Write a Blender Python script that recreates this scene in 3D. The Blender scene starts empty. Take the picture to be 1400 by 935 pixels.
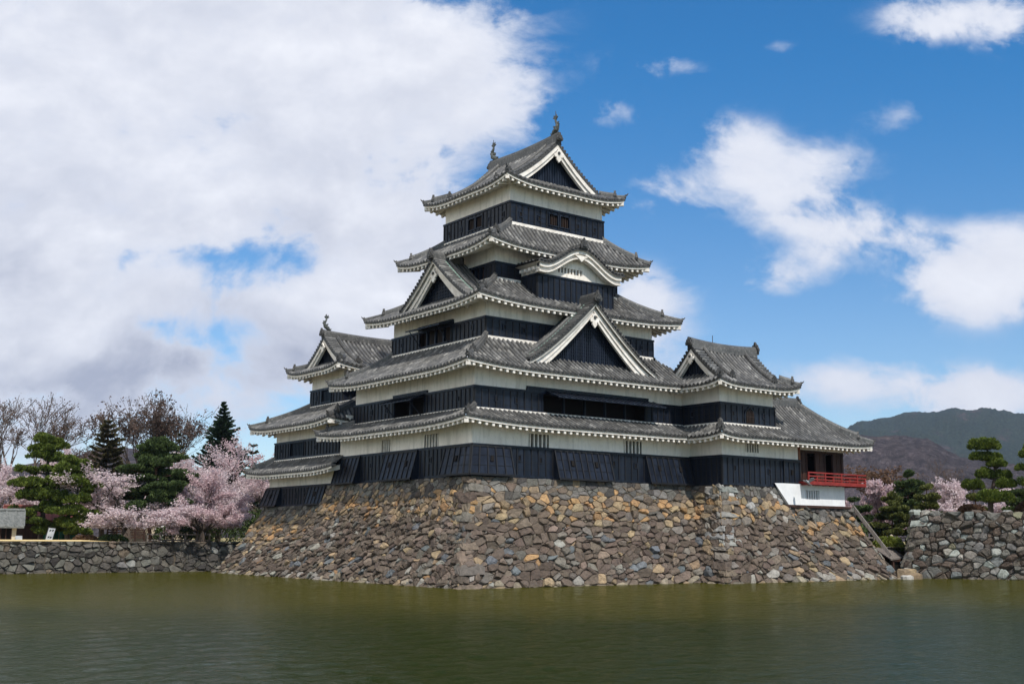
import bpy, math, random
from mathutils import Vector, Matrix, noise as mnoise
R = math.radians
rnd = random.Random(7)
C = bpy.context.scene.collection
scene = bpy.context.scene

# ------------------------------------------------------------------ camera, sky, sun, exposure
CAM = Vector((-44.326, -57.133, 2.414)); YAW, PITCH, ROLL = 0.6503, 0.17003, 0.00576
def make_camera():
    cd = bpy.data.cameras.new('camera'); co = bpy.data.objects.new('camera', cd); C.objects.link(co)
    cd.sensor_width = 36; cd.lens = 1561.8 * 36 / 1400; cd.clip_start = .1; cd.clip_end = 20000
    F = Vector((math.sin(YAW) * math.cos(PITCH), math.cos(YAW) * math.cos(PITCH), math.sin(PITCH)))
    Rt = Vector((math.cos(YAW), -math.sin(YAW), 0)); U = Rt.cross(F)
    R2 = Rt * math.cos(ROLL) + U * math.sin(ROLL); U2 = -Rt * math.sin(ROLL) + U * math.cos(ROLL)
    m = Matrix((R2, U2, -F)).transposed().to_4x4(); m.translation = CAM
    co.matrix_world = m; scene.camera = co
make_camera()
SUN_AZ, SUN_EL = R(188), R(50)
SUN_STRENGTH, SUN_ANGLE = 3.3, R(1.2)
SKY_STRENGTH, CLOUD_STRENGTH = 0.088, 0.52
scene.view_settings.view_transform = 'Standard'; scene.view_settings.look = 'None'
scene.view_settings.gamma = 1; scene.view_settings.exposure = 0.62
scene.view_settings.use_curve_mapping = False

class NT:
    """tiny helper for node trees"""
    def __init__(s, nt): s.t = nt; nt.nodes.clear()
    def n(s, typ, **kw):
        nd = s.t.nodes.new(typ)
        for k, v in kw.items():
            if k.startswith('i_'):
                key = k[2:]; key = int(key) if key.isdigit() else key.replace('_', ' ')
                s.set(nd.inputs[key], v)
            else: setattr(nd, k, v)
        return nd
    def set(s, sock, v):
        if hasattr(v, 'is_output') or isinstance(v, bpy.types.NodeSocket): s.t.links.new(v, sock)
        elif isinstance(v, bpy.types.Node): s.t.links.new(v.outputs[0], sock)
        else: sock.default_value = v
    def m(s, op, a, b=None, c=None, clamp=False):
        nd = s.t.nodes.new('ShaderNodeMath'); nd.operation = op; nd.use_clamp = clamp
        for i, v in enumerate((a, b, c)):
            if v is not None: s.set(nd.inputs[i], v)
        return nd.outputs[0]
    def noise(s, vec, scale, detail=4, rough=.55, out=0, dist=0):
        nd = s.n('ShaderNodeTexNoise'); nd.inputs['Scale'].default_value = scale; nd.inputs['Detail'].default_value = detail
        nd.inputs['Roughness'].default_value = rough; nd.inputs['Distortion'].default_value = dist
        if vec is not None: s.set(nd.inputs['Vector'], vec)
        return nd.outputs[out]
    def ramp(s, fac, stops, interp='LINEAR'):
        nd = s.n('ShaderNodeValToRGB'); cr = nd.color_ramp; cr.interpolation = interp
        while len(cr.elements) > 1: cr.elements.remove(cr.elements[-1])
        for i, (p, col) in enumerate(stops):
            e = cr.elements[0] if i == 0 else cr.elements.new(p)
            e.position = p; e.color = (*col, 1) if len(col) == 3 else col
        s.set(nd.inputs[0], fac); return nd.outputs[0]
    def mix(s, fac, a, b, blend='MIX'):
        nd = s.n('ShaderNodeMix', data_type='RGBA', blend_type=blend)
        s.set(nd.inputs[0], fac); s.set(nd.inputs[6], a if not isinstance(a, tuple) else (*a[:3], 1)); s.set(nd.inputs[7], b if not isinstance(b, tuple) else (*b[:3], 1))
        return nd.outputs[2]
    def smooth(s, x, lo, hi):
        nd = s.n('ShaderNodeMapRange', interpolation_type='SMOOTHSTEP'); s.set(nd.inputs[0], x)
        s.set(nd.inputs[1], lo); s.set(nd.inputs[2], hi); return nd.outputs[0]

def make_world():
    w = bpy.data.worlds.new('World'); scene.world = w; w.use_nodes = True
    t = NT(w.node_tree)
    sky = t.n('ShaderNodeTexSky', sky_type='NISHITA', sun_disc=False); sky.sun_elevation = SUN_EL; sky.sun_rotation = SUN_AZ
    sky.air_density = 1.0; sky.dust_density = .35; sky.ozone_density = 2.2; sky.altitude = 600
    hs = t.n('ShaderNodeHueSaturation'); hs.inputs['Saturation'].default_value = 1.28; hs.inputs['Hue'].default_value = .502
    hs.inputs['Value'].default_value = 1.0
    t.set(hs.inputs['Color'], sky)
    tc = t.n('ShaderNodeTexCoord'); d = tc.outputs['Generated']
    # plane of the sky ahead (world direction, yaw 37 deg): a = sideways, b = upward
    rot = t.n('ShaderNodeVectorRotate', rotation_type='Z_AXIS'); t.set(rot.inputs['Vector'], d); rot.inputs['Angle'].default_value = YAW
    sp = t.n('ShaderNodeSeparateXYZ'); t.set(sp.inputs[0], rot.outputs[0])
    y = t.m('MAXIMUM', sp.outputs[1], .15)
    a = t.m('DIVIDE', sp.outputs[0], y); b = t.m('DIVIDE', sp.outputs[2], y)
    def cloudnoise(da, db):
        """billowing noise on the sky plane, warped, evaluated at a shifted point"""
        cb = t.n('ShaderNodeCombineXYZ'); t.set(cb.inputs[0], t.m('ADD', a, da)); t.set(cb.inputs[1], t.m('MULTIPLY', t.m('ADD', b, db), 1.35)); t.set(cb.inputs[2], 4.7)
        wn = t.noise(cb.outputs[0], 4.5, 3, .5, out=1)
        vm = t.n('ShaderNodeVectorMath', operation='MULTIPLY_ADD'); t.set(vm.inputs[0], wn); vm.inputs[1].default_value = (.13, .07, 0); t.set(vm.inputs[2], cb.outputs[0])
        p = vm.outputs[0]; n1 = t.noise(p, 7.5, 10, .58); n2 = t.noise(p, 26, 8, .62)
        bil = t.m('ABSOLUTE', t.m('SUBTRACT', t.noise(p, 15, 7, .55), .5))
        f = t.m('ADD', t.m('MULTIPLY', t.m('SUBTRACT', n1, .5), 2.1), t.m('MULTIPLY', t.m('SUBTRACT', n2, .5), .9))
        return t.m('ADD', f, t.m('MULTIPLY', t.m('SUBTRACT', .09, bil), 1.1)), p, t.m('ADD', t.m('MULTIPLY', n1, 2.1), t.m('MULTIPLY', n2, .25))
    nz, PW, s0 = cloudnoise(0, 0); _, _, s1 = cloudnoise(.010, .026)
    dens = None
    # (a, b, size_a, size_b, strength): where the cloud banks stand in the sky
    blobs = [(-.36, .42, .24, .15, 1.15), (-.17, .44, .13, .09, 1.0), (-.06, .41, .06, .05, .5), (-.42, .28, .16, .10, .9), (-.13, .30, .10, .08, .85), (.01, .385, .03, .025, .25),
             (-.16, .16, .20, .05, .72), (-.42, .15, .14, .08, .86), (-.06, .20, .09, .06, .7), (-.27, .30, .10, .03, .35), (-.29, .247, .08, .016, -.62), (-.30, .178, .09, .018, -.60), (-.21, .205, .05, .02, .2),
             (.20, .36, .04, .03, .55), (.235, .315, .06, .035, .62), (.30, .275, .06, .022, .72), (.235, .228, .04, .014, .5), (.27, .245, .04, .016, .4), (.13, .315, .045, .022, .50), (.355, .385, .035, .02, .42), (.29, .345, .05, .02, .35),
             (.41, .228, .06, .032, 1.0), (.46, .255, .05, .035, .8), (.29, .135, .065, .024, .95), (.41, .125, .065, .022, 1.1), (.148, .432, .05, .012, .55), (.245, .45, .02, .01, .35), (.40, .475, .06, .022, .62), (.46, .49, .06, .03, .7),
             (.115, .21, .045, .028, .62), (.08, .17, .06, .03, .35), (.0, .13, .12, .03, .5), (.10, .385, .03, .015, .3)]
    for (ca, cb_, sa, sb, st) in blobs:
        u = t.m('MULTIPLY', t.m('SUBTRACT', a, ca), 1 / sa); v = t.m('MULTIPLY', t.m('SUBTRACT', b, cb_), 1 / sb)
        r2 = t.m('ADD', t.m('MULTIPLY', u, u), t.m('MULTIPLY', v, v))
        g = t.m('MULTIPLY', t.m('EXPONENT', t.m('MULTIPLY', r2, -1.0)), st)
        dens = g if dens is None else t.m('ADD', dens, g)
    dens = t.m('MINIMUM', dens, 1.15)
    above = t.smooth(sp.outputs[2], -.01, .03)
    # behind and to the side: unseen cloud, made over-bright to fill shaded walls
    back = t.smooth(sp.outputs[1], .45, .2)
    n3 = t.noise(d, 3.2, 8, .6)
    west = t.smooth(sp.outputs[0], -.30, -.62)
    dens = t.m('ADD', dens, t.m('MULTIPLY', back, t.m('MAXIMUM', t.smooth(n3, .42, .60), west)))
    dens = t.m('MULTIPLY', dens, t.m('MULTIPLY', above, t.m('SUBTRACT', 1, t.m('MULTIPLY', back, t.smooth(sp.outputs[2], .22, .02)))))
    field = t.m('ADD', dens, nz)
    mask = t.m('MULTIPLY', t.smooth(field, .14, .80), t.smooth(dens, .02, .30))
    mask = t.m('MULTIPLY', mask, .96)
    core = t.smooth(field, .30, 1.2)
    light = t.m('ADD', .55, t.m('MULTIPLY', t.m('SUBTRACT', s0, s1), 1.0), clamp=True)      # tops that face the sun are brighter
    white = t.mix(core, (.88, .94, 1.10), (1.20, 1.22, 1.30))
    grey = t.mix(t.smooth(b, .12, .40), (.53, .565, .71), (.68, .73, .88))
    g2 = t.noise(PW, 5.5, 5, .55); leftm = t.smooth(a, .12, -.12)
    shade = t.m('ADD', t.m('MULTIPLY', t.m('SUBTRACT', 1, light), .75), t.m('MULTIPLY', t.m('MULTIPLY', t.smooth(g2, .38, .62), t.smooth(b, .40, .16)), t.m('ADD', t.m('MULTIPLY', leftm, .60), .15)), clamp=True)
    cc = t.mix(t.m('MULTIPLY', t.m('MULTIPLY', shade, core), t.m('ADD', t.m('MULTIPLY', leftm, .5), .5)), white, grey)
    cc = t.mix(back, cc, t.mix(west, (1.50, 1.45, 1.37), (2.5, 2.42, 2.28)))
    skyc = t.mix(t.smooth(b, .15, .48), hs.outputs[0], t.mix(1, hs.outputs[0], (.36, .98, 1.10), 'MULTIPLY'))
    b1 = t.n('ShaderNodeBackground'); t.set(b1.inputs[0], skyc); b1.inputs[1].default_value = SKY_STRENGTH
    b2 = t.n('ShaderNodeBackground'); t.set(b2.inputs[0], cc); b2.inputs[1].default_value = CLOUD_STRENGTH
    mx = t.n('ShaderNodeMixShader'); t.set(mx.inputs[0], mask); t.set(mx.inputs[1], b1); t.set(mx.inputs[2], b2)
    o = t.n('ShaderNodeOutputWorld'); t.set(o.inputs[0], mx)
make_world()
def make_sun():
    l = bpy.data.lights.new('sun', 'SUN'); l.energy = SUN_STRENGTH; l.angle = SUN_ANGLE; l.color = (1, .95, .87)
    o = bpy.data.objects.new('sun', l); C.objects.link(o)
    to = Vector((math.sin(SUN_AZ) * math.cos(SUN_EL), math.cos(SUN_AZ) * math.cos(SUN_EL), math.sin(SUN_EL)))
    o.rotation_euler = to.to_track_quat('Z', 'Y').to_euler(); o.location = (0, 0, 60)
make_sun()

# ------------------------------------------------------------------ materials
MATS = {}
def mat(name, fn):
    m = bpy.data.materials.new(name); m.use_nodes = True
    t = NT(m.node_tree); p = t.n('ShaderNodeBsdfPrincipled'); o = t.n('ShaderNodeOutputMaterial'); t.set(o.inputs[0], p)
    tc = t.n('ShaderNodeTexCoord'); g = t.n('ShaderNodeNewGeometry')
    fn(t, p, tc, g); MATS[name] = m; return m
def setp(t, p, **kw):
    for k, v in kw.items():
        key = {'col': 'Base Color', 'rough': 'Roughness', 'spec': 'Specular IOR Level', 'metal': 'Metallic', 'normal': 'Normal', 'ior': 'IOR', 'coat': 'Coat Weight'}[k]
        t.set(p.inputs[key], (*v, 1) if isinstance(v, tuple) and len(v) == 3 else v)
def bump(t, h, strength, dist=.02):
    b = t.n('ShaderNodeBump'); b.inputs['Strength'].default_value = strength; b.inputs['Distance'].default_value = dist
    t.set(b.inputs['Height'], h); return b.outputs[0]

def m_tile(t, p, tc, g):
    uv = tc.outputs['UV']; pos = g.outputs['Position']
    sp = t.n('ShaderNodeSeparateXYZ'); t.set(sp.inputs[0], uv)
    fu = t.m('FLOOR', sp.outputs[0]); fv = t.m('FLOOR', sp.outputs[1]); fr = t.m('FRACT', sp.outputs[1])
    cb = t.n('ShaderNodeCombineXYZ'); t.set(cb.inputs[0], fu); t.set(cb.inputs[1], fv)
    wn = t.n('ShaderNodeTexWhiteNoise', noise_dimensions='2D'); t.set(wn.inputs['Vector'], cb.outputs[0])
    val = t.ramp(wn.outputs[0], [(0, (.075, .075, .076)), (.5, (.112, .111, .110)), (.85, (.155, .153, .15)), (1, (.25, .245, .235))])
    n1 = t.noise(pos, .8, 5, .6)
    val = t.mix(t.smooth(n1, .30, .70), t.mix(1, val, (.55, .545, .53), 'MULTIPLY'), val)
    n2 = t.noise(pos, 5, 4, .6)
    val = t.mix(t.m('MULTIPLY', t.smooth(n2, .58, .74), .35), val, (.38, .37, .35))
    n3 = t.noise(pos, 2.1, 5, .65)
    val = t.mix(t.m('MULTIPLY', t.smooth(n3, .58, .72), .5), val, (.10, .088, .07))
    val = t.mix(t.m('MULTIPLY', t.smooth(fr, .16, .02), .6), val, (.04, .04, .04))
    rg = t.m('ADD', t.m('MULTIPLY', n2, .3), .36)
    setp(t, p, col=val, rough=rg, spec=.42, normal=bump(t, fr, .5, .03))
mat('tile', m_tile)
def m_tiledark(t, p, tc, g):
    n = t.noise(g.outputs['Position'], 3, 5, .6); n2 = t.noise(g.outputs['Position'], 14, 3)
    c = t.ramp(n, [(.3, (.014, .014, .014)), (.7, (.038, .037, .036))])
    c = t.mix(t.m('MULTIPLY', t.smooth(n2, .55, .7), .5), c, (.22, .21, .2))
    setp(t, p, col=c, rough=.6)
mat('tiledark', m_tiledark)
def m_ridge(t, p, tc, g):
    pos = g.outputs['Position']; uv = tc.outputs['UV']
    sp = t.n('ShaderNodeSeparateXYZ'); t.set(sp.inputs[0], uv)
    n = t.noise(pos, 1.5, 5, .65); n2 = t.noise(pos, 9, 4, .6)
    c = t.ramp(n, [(.3, (.035, .035, .036)), (.7, (.11, .108, .104))])
    c = t.mix(t.m('MULTIPLY', t.smooth(n2, .55, .7), .45), c, (.36, .35, .33))
    fr = t.m('FRACT', t.m('MULTIPLY', sp.outputs[0], 3.3)); fv = t.m('FRACT', t.m('MULTIPLY', sp.outputs[1], 11))
    c = t.mix(t.m('MULTIPLY', t.smooth(fr, .14, .02), .6), c, (.03, .03, .03))
    c = t.mix(t.m('MULTIPLY', t.smooth(fv, .3, .1), .6), c, (.03, .03, .03))
    setp(t, p, col=c, rough=.55, normal=bump(t, n2, .4, .03))
mat('ridge', m_ridge)
def m_plaster(t, p, tc, g):
    pos = g.outputs['Position']
    mp = t.n('ShaderNodeMapping'); t.set(mp.inputs[0], pos); mp.inputs['Scale'].default_value = (2.2, 2.2, .35)
    st = t.noise(mp.outputs[0], 1.5, 6, .65); n = t.noise(pos, .7, 5, .6); n2 = t.noise(pos, 6, 4, .6)
    c = t.mix(t.smooth(n, .3, .7), (.68, .63, .565), (.79, .745, .685))
    c = t.mix(t.m('MULTIPLY', t.smooth(st, .46, .70), .6), c, (.44, .415, .37))
    c = t.mix(t.m('MULTIPLY', t.smooth(n2, .52, .72), .35), c, (.45, .43, .40))
    setp(t, p, col=c, rough=.85, spec=.25, normal=bump(t, n2, .15, .02))
mat('plaster', m_plaster)
def m_whitewash(t, p, tc, g):
    n = t.noise(g.outputs['Position'], 1.2, 5, .6)
    mp = t.n('ShaderNodeMapping'); t.set(mp.inputs[0], g.outputs['Position']); mp.inputs['Scale'].default_value = (3, 3, .4)
    st = t.noise(mp.outputs[0], 1.5, 5, .6)
    c = t.mix(t.smooth(n, .3, .7), (.58, .585, .60), (.68, .68, .69))
    c = t.mix(t.m('MULTIPLY', t.smooth(st, .52, .75), .35), c, (.55, .54, .52))
    setp(t, p, col=c, rough=.8, spec=.25)
mat('whitewash', m_whitewash)
def m_trim(t, p, tc, g):
    n = t.noise(g.outputs['Position'], 2.5, 5, .6)
    c = t.mix(t.smooth(n, .35, .7), (.56, .52, .47), (.74, .705, .66))
    setp(t, p, col=c, rough=.8, spec=.25)
mat('trim', m_trim)
def m_board(t, p, tc, g):
    pos = g.outputs['Position']
    mp = t.n('ShaderNodeMapping'); t.set(mp.inputs[0], pos); mp.inputs['Scale'].default_value = (1.4, 1.4, 5)
    n = t.noise(mp.outputs[0], 2.2, 5, .6); n2 = t.noise(pos, .6, 4)
    m3 = t.n('ShaderNodeMapping'); t.set(m3.inputs[0], pos); m3.inputs['Scale'].default_value = (3.2, 3.2, .18); pl = t.noise(m3.outputs[0], 1.0, 3, .6)
    c = t.mix(n, (.0042, .0062, .0115), (.0088, .0118, .0205)); c = t.mix(t.smooth(pl, .40, .66), c, t.mix(1, c, (2.1, 2.1, 2.0), 'MULTIPLY'))
    c = t.mix(t.m('MULTIPLY', t.smooth(n2, .5, .75), .5), c, (.010, .013, .022))
    setp(t, p, col=c, rough=t.m('ADD', t.m('MULTIPLY', n, .22), .24), spec=.17, normal=bump(t, n, .12, .02))
mat('board', m_board)
def m_dark(t, p, tc, g):
    n = t.noise(g.outputs['Position'], 3, 3)
    setp(t, p, col=t.mix(n, (.004, .004, .005), (.012, .009, .007)), rough=.8, spec=.15)
mat('dark', m_dark)
def wood(c1, c2, rough=.65, sc=(9, 9, .6)):
    def f(t, p, tc, g):
        mp = t.n('ShaderNodeMapping'); t.set(mp.inputs[0], g.outputs['Position']); mp.inputs['Scale'].default_value = sc
        n = t.noise(mp.outputs[0], 1.3, 5, .6)
        setp(t, p, col=t.mix(t.smooth(n, .3, .7), c1, c2), rough=rough, spec=.3, normal=bump(t, n, .2, .01))
    return f
mat('batten', wood((.004, .004, .0055), (.009, .010, .013), .6))
mat('windowbar', wood((.010, .006, .005), (.030, .015, .010), .7, (14, 14, .4)))
mat('brownwood', wood((.020, .0085, .006), (.050, .021, .013)))
mat('orangewood', wood((.14, .05, .022), (.24, .09, .04)))
mat('vermilion', wood((.15, .014, .012), (.24, .028, .022), .45, (2, 2, 2)))
mat('greywood', wood((.10, .085, .075), (.19, .165, .15), .8))
mat('palewood', wood((.22, .15, .09), (.34, .25, .16), .8))
mat('bark', wood((.035, .026, .02), (.085, .065, .052), .9))
mat('redbark', wood((.11, .05, .03), (.19, .10, .06), .9))
mat('twig', wood((.05, .036, .03), (.10, .075, .062), .9))
mat('copper', wood((.10, .17, .145), (.20, .29, .245), .7, (2, 2, 2)))
mat('bronze', wood((.035, .04, .038), (.10, .11, .105), .55, (4, 4, 4)))
mat('redroof', wood((.10, .025, .02), (.16, .05, .04), .7))
mat('greyroof', wood((.075, .08, .078), (.15, .155, .15), .75, (6, .5, 6)))
mat('beige', wood((.42, .36, .27), (.52, .45, .35), .85, (1, 1, 1)))
mat('greencloth', wood((.01, .07, .045), (.015, .11, .07), .7, (1, 1, 1)))
mat('bluecloth', wood((.03, .09, .30), (.04, .13, .38), .6, (1, 1, 1)))
mat('cloth', wood((.26, .28, .31), (.36, .38, .41), .8, (2, 2, 2)))
mat('pigeongrey', wood((.16, .17, .19), (.34, .35, .37), .7, (6, 6, 6)))
mat('iron', wood((.02, .02, .022), (.05, .05, .05), .5, (2, 2, 2)))
def m_stone(t, p, tc, g):
    at = t.n('ShaderNodeAttribute', attribute_name='tint'); pos = g.outputs['Position']
    n = t.noise(pos, 4.5, 7, .68); n2 = t.noise(pos, 13, 6, .7); n3 = t.noise(pos, .45, 5, .6)
    c = at.outputs['Color']
    c = t.mix(1, c, t.ramp(n, [(.28, (.52, .51, .49)), (.5, (1, 1, 1)), (.75, (1.40, 1.38, 1.33))]), 'MULTIPLY')
    c = t.mix(t.m('MULTIPLY', t.smooth(n2, .58, .74), .3), c, (.30, .285, .26))
    c = t.mix(t.m('MULTIPLY', t.smooth(n2, .45, .30), .45), c, (.035, .03, .026))
    c = t.mix(t.m('MULTIPLY', t.smooth(n3, .55, .72), .4), c, (.07, .058, .05))
    sz = t.n('ShaderNodeSeparateXYZ'); t.set(sz.inputs[0], pos)
    wet = t.smooth(t.m('ADD', sz.outputs[2], t.m('MULTIPLY', n, .25)), .30, .12)
    c = t.mix(t.m('MULTIPLY', wet, .35), c, (.12, .10, .07))
    setp(t, p, col=c, rough=.88, spec=.25, normal=bump(t, t.m('ADD', n, t.m('MULTIPLY', n2, .6)), .75, .07))
mat('stone', m_stone)
def m_gap(t, p, tc, g):
    n = t.noise(g.outputs['Position'], 6, 4)
    setp(t, p, col=t.mix(n, (.040, .033, .026), (.105, .086, .066)), rough=.95, spec=.1)
mat('gap', m_gap)
def m_lime(t, p, tc, g):
    n = t.noise(g.outputs['Position'], 3.5, 5, .6)
    setp(t, p, col=t.mix(t.smooth(n, .35, .6), (.30, .27, .24), (.72, .71, .70)), rough=.9)
mat('lime', m_lime)
def m_water(t, p, tc, g):
    pos = g.outputs['Position']
    mp = t.n('ShaderNodeMapping'); t.set(mp.inputs[0], pos); mp.inputs['Rotation'].default_value = (0, 0, -.65); mp.inputs['Scale'].default_value = (1, 1.7, 1)
    b = t.noise(mp.outputs[0], 5.5, 4, .55, dist=.4)
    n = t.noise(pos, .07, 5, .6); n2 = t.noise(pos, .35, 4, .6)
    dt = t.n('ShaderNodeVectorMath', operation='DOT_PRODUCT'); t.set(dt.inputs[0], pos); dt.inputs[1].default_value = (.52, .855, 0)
    toward_wall = t.smooth(t.m('ADD', dt.outputs['Value'], t.m('MULTIPLY', t.m('SUBTRACT', n, .5), 26)), -44, -24)      # body colour turns from dark green to olive towards the wall
    col = t.mix(toward_wall, (.0105, .0190, .0012), (.050, .047, .0040))
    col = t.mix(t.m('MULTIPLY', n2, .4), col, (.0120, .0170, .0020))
    nb = bump(t, b, .5, .05); df = t.n('ShaderNodeBsdfDiffuse'); t.set(df.inputs[0], col); gl = t.n('ShaderNodeBsdfGlossy'); gl.inputs['Roughness'].default_value = .06; t.set(gl.inputs['Normal'], nb)
    fr = t.n('ShaderNodeFresnel'); fr.inputs['IOR'].default_value = 1.333; t.set(fr.inputs['Normal'], nb)
    mx = t.n('ShaderNodeMixShader'); t.set(mx.inputs[0], t.m('MULTIPLY', fr, .54)); t.set(mx.inputs[1], df); t.set(mx.inputs[2], gl)
    out = [x for x in t.t.nodes if x.type == 'OUTPUT_MATERIAL'][0]; t.set(out.inputs[0], mx)
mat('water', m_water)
def m_ground(t, p, tc, g):
    n = t.noise(g.outputs['Position'], .3, 6, .65); n2 = t.noise(g.outputs['Position'], 3, 5, .6)
    c = t.mix(t.smooth(n, .3, .7), (.20, .165, .085), (.30, .245, .12))
    c = t.mix(t.m('MULTIPLY', n2, .5), c, (.12, .11, .05))
    setp(t, p, col=c, rough=.95, spec=.1)
mat('ground', m_ground)
def m_drygrass(t, p, tc, g):
    n2 = t.noise(g.outputs['Position'], 6, 5, .6)
    setp(t, p, col=t.mix(n2, (.40, .30, .14), (.62, .49, .26)), rough=.95, spec=.1)
mat('drygrass', m_drygrass)
def hill(c1, c2, c3):
    def f(t, p, tc, g):
        pos = g.outputs['Position']
        vr = t.n('ShaderNodeVectorRotate', rotation_type='Z_AXIS'); t.set(vr.inputs['Vector'], pos); vr.inputs['Angle'].default_value = YAW + .33
        mp = t.n('ShaderNodeMapping'); t.set(mp.inputs[0], vr.outputs[0]); mp.inputs['Scale'].default_value = (1, .22, 1.2); pos = mp.outputs[0]
        a = t.noise(pos, .0028, 6, .62); b = t.noise(pos, .16, 6, .8); d = t.noise(pos, .014, 6, .68)
        c = t.mix(t.smooth(t.m('ADD', a, t.m('MULTIPLY', d, .5)), .62, .86), c1, c2)
        c = t.mix(t.smooth(d, .56, .70), c, c3)
        c = t.mix(1, c, t.ramp(b, [(.32, (.35, .35, .35)), (.5, (.95, .95, .95)), (.68, (2.0, 1.9, 1.8))]), 'MULTIPLY')
        setp(t, p, col=c, rough=1, spec=0, normal=bump(t, t.m('ADD', b, d), 1, 9))
    return f
mat('hillnear', hill((.092, .076, .084), (.066, .058, .064), (.112, .088, .086)))
mat('hillfar', hill((.018, .030, .026), (.026, .038, .028), (.065, .048, .050)))
def leaf(cols, trans=.25, rough=.7):
    def f(t, p, tc, g):
        r = g.outputs['Random Per Island']
        n = t.noise(g.outputs['Position'], 1.1, 3, .5)
        v = t.m('ADD', t.m('MULTIPLY', r, .32), t.m('MULTIPLY', n, .70))
        k = len(cols)
        c = t.ramp(v, [(.15 + .7 * i / (k - 1), cc) for i, cc in enumerate(cols)])
        setp(t, p, col=c, rough=rough, spec=.2)
        tr = t.n('ShaderNodeBsdfTranslucent'); t.set(tr.inputs[0], c)
        mx = t.n('ShaderNodeMixShader'); mx.inputs[0].default_value = trans; t.set(mx.inputs[1], p); t.set(mx.inputs[2], tr)
        out = [x for x in t.t.nodes if x.type == 'OUTPUT_MATERIAL'][0]; t.set(out.inputs[0], mx)
    return f
mat('blossom', leaf([(.36, .26, .28), (.54, .43, .45), (.70, .60, .615), (.80, .72, .725)], .5))
mat('blossompink', leaf([(.33, .22, .24), (.50, .36, .38), (.66, .52, .535), (.76, .65, .66)], .5))
mat('pineleaf', leaf([(.022, .035, .008), (.055, .080, .014), (.105, .140, .022), (.16, .185, .035)], .2))
mat('pinedark', leaf([(.016, .030, .012), (.036, .058, .020), (.065, .095, .030), (.10, .13, .04)], .2))
mat('pineolive', leaf([(.030, .036, .010), (.070, .080, .020), (.11, .12, .03), (.15, .15, .045)], .15))
mat('firleaf', leaf([(.008, .018, .012), (.018, .035, .020), (.03, .055, .028), (.05, .075, .035)], .12))
mat('cedarleaf', leaf([(.022, .022, .010), (.045, .042, .018), (.07, .062, .026), (.10, .085, .035)], .12))
mat('hedgeleaf', leaf([(.06, .08, .012), (.11, .14, .02), (.17, .19, .03), (.22, .23, .05)], .2))
mat('bud', leaf([(.05, .035, .03), (.085, .055, .045), (.13, .085, .07)], .2))
mat('brownleaf', leaf([(.06, .03, .018), (.11, .06, .035), (.16, .10, .06)], .2))

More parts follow.
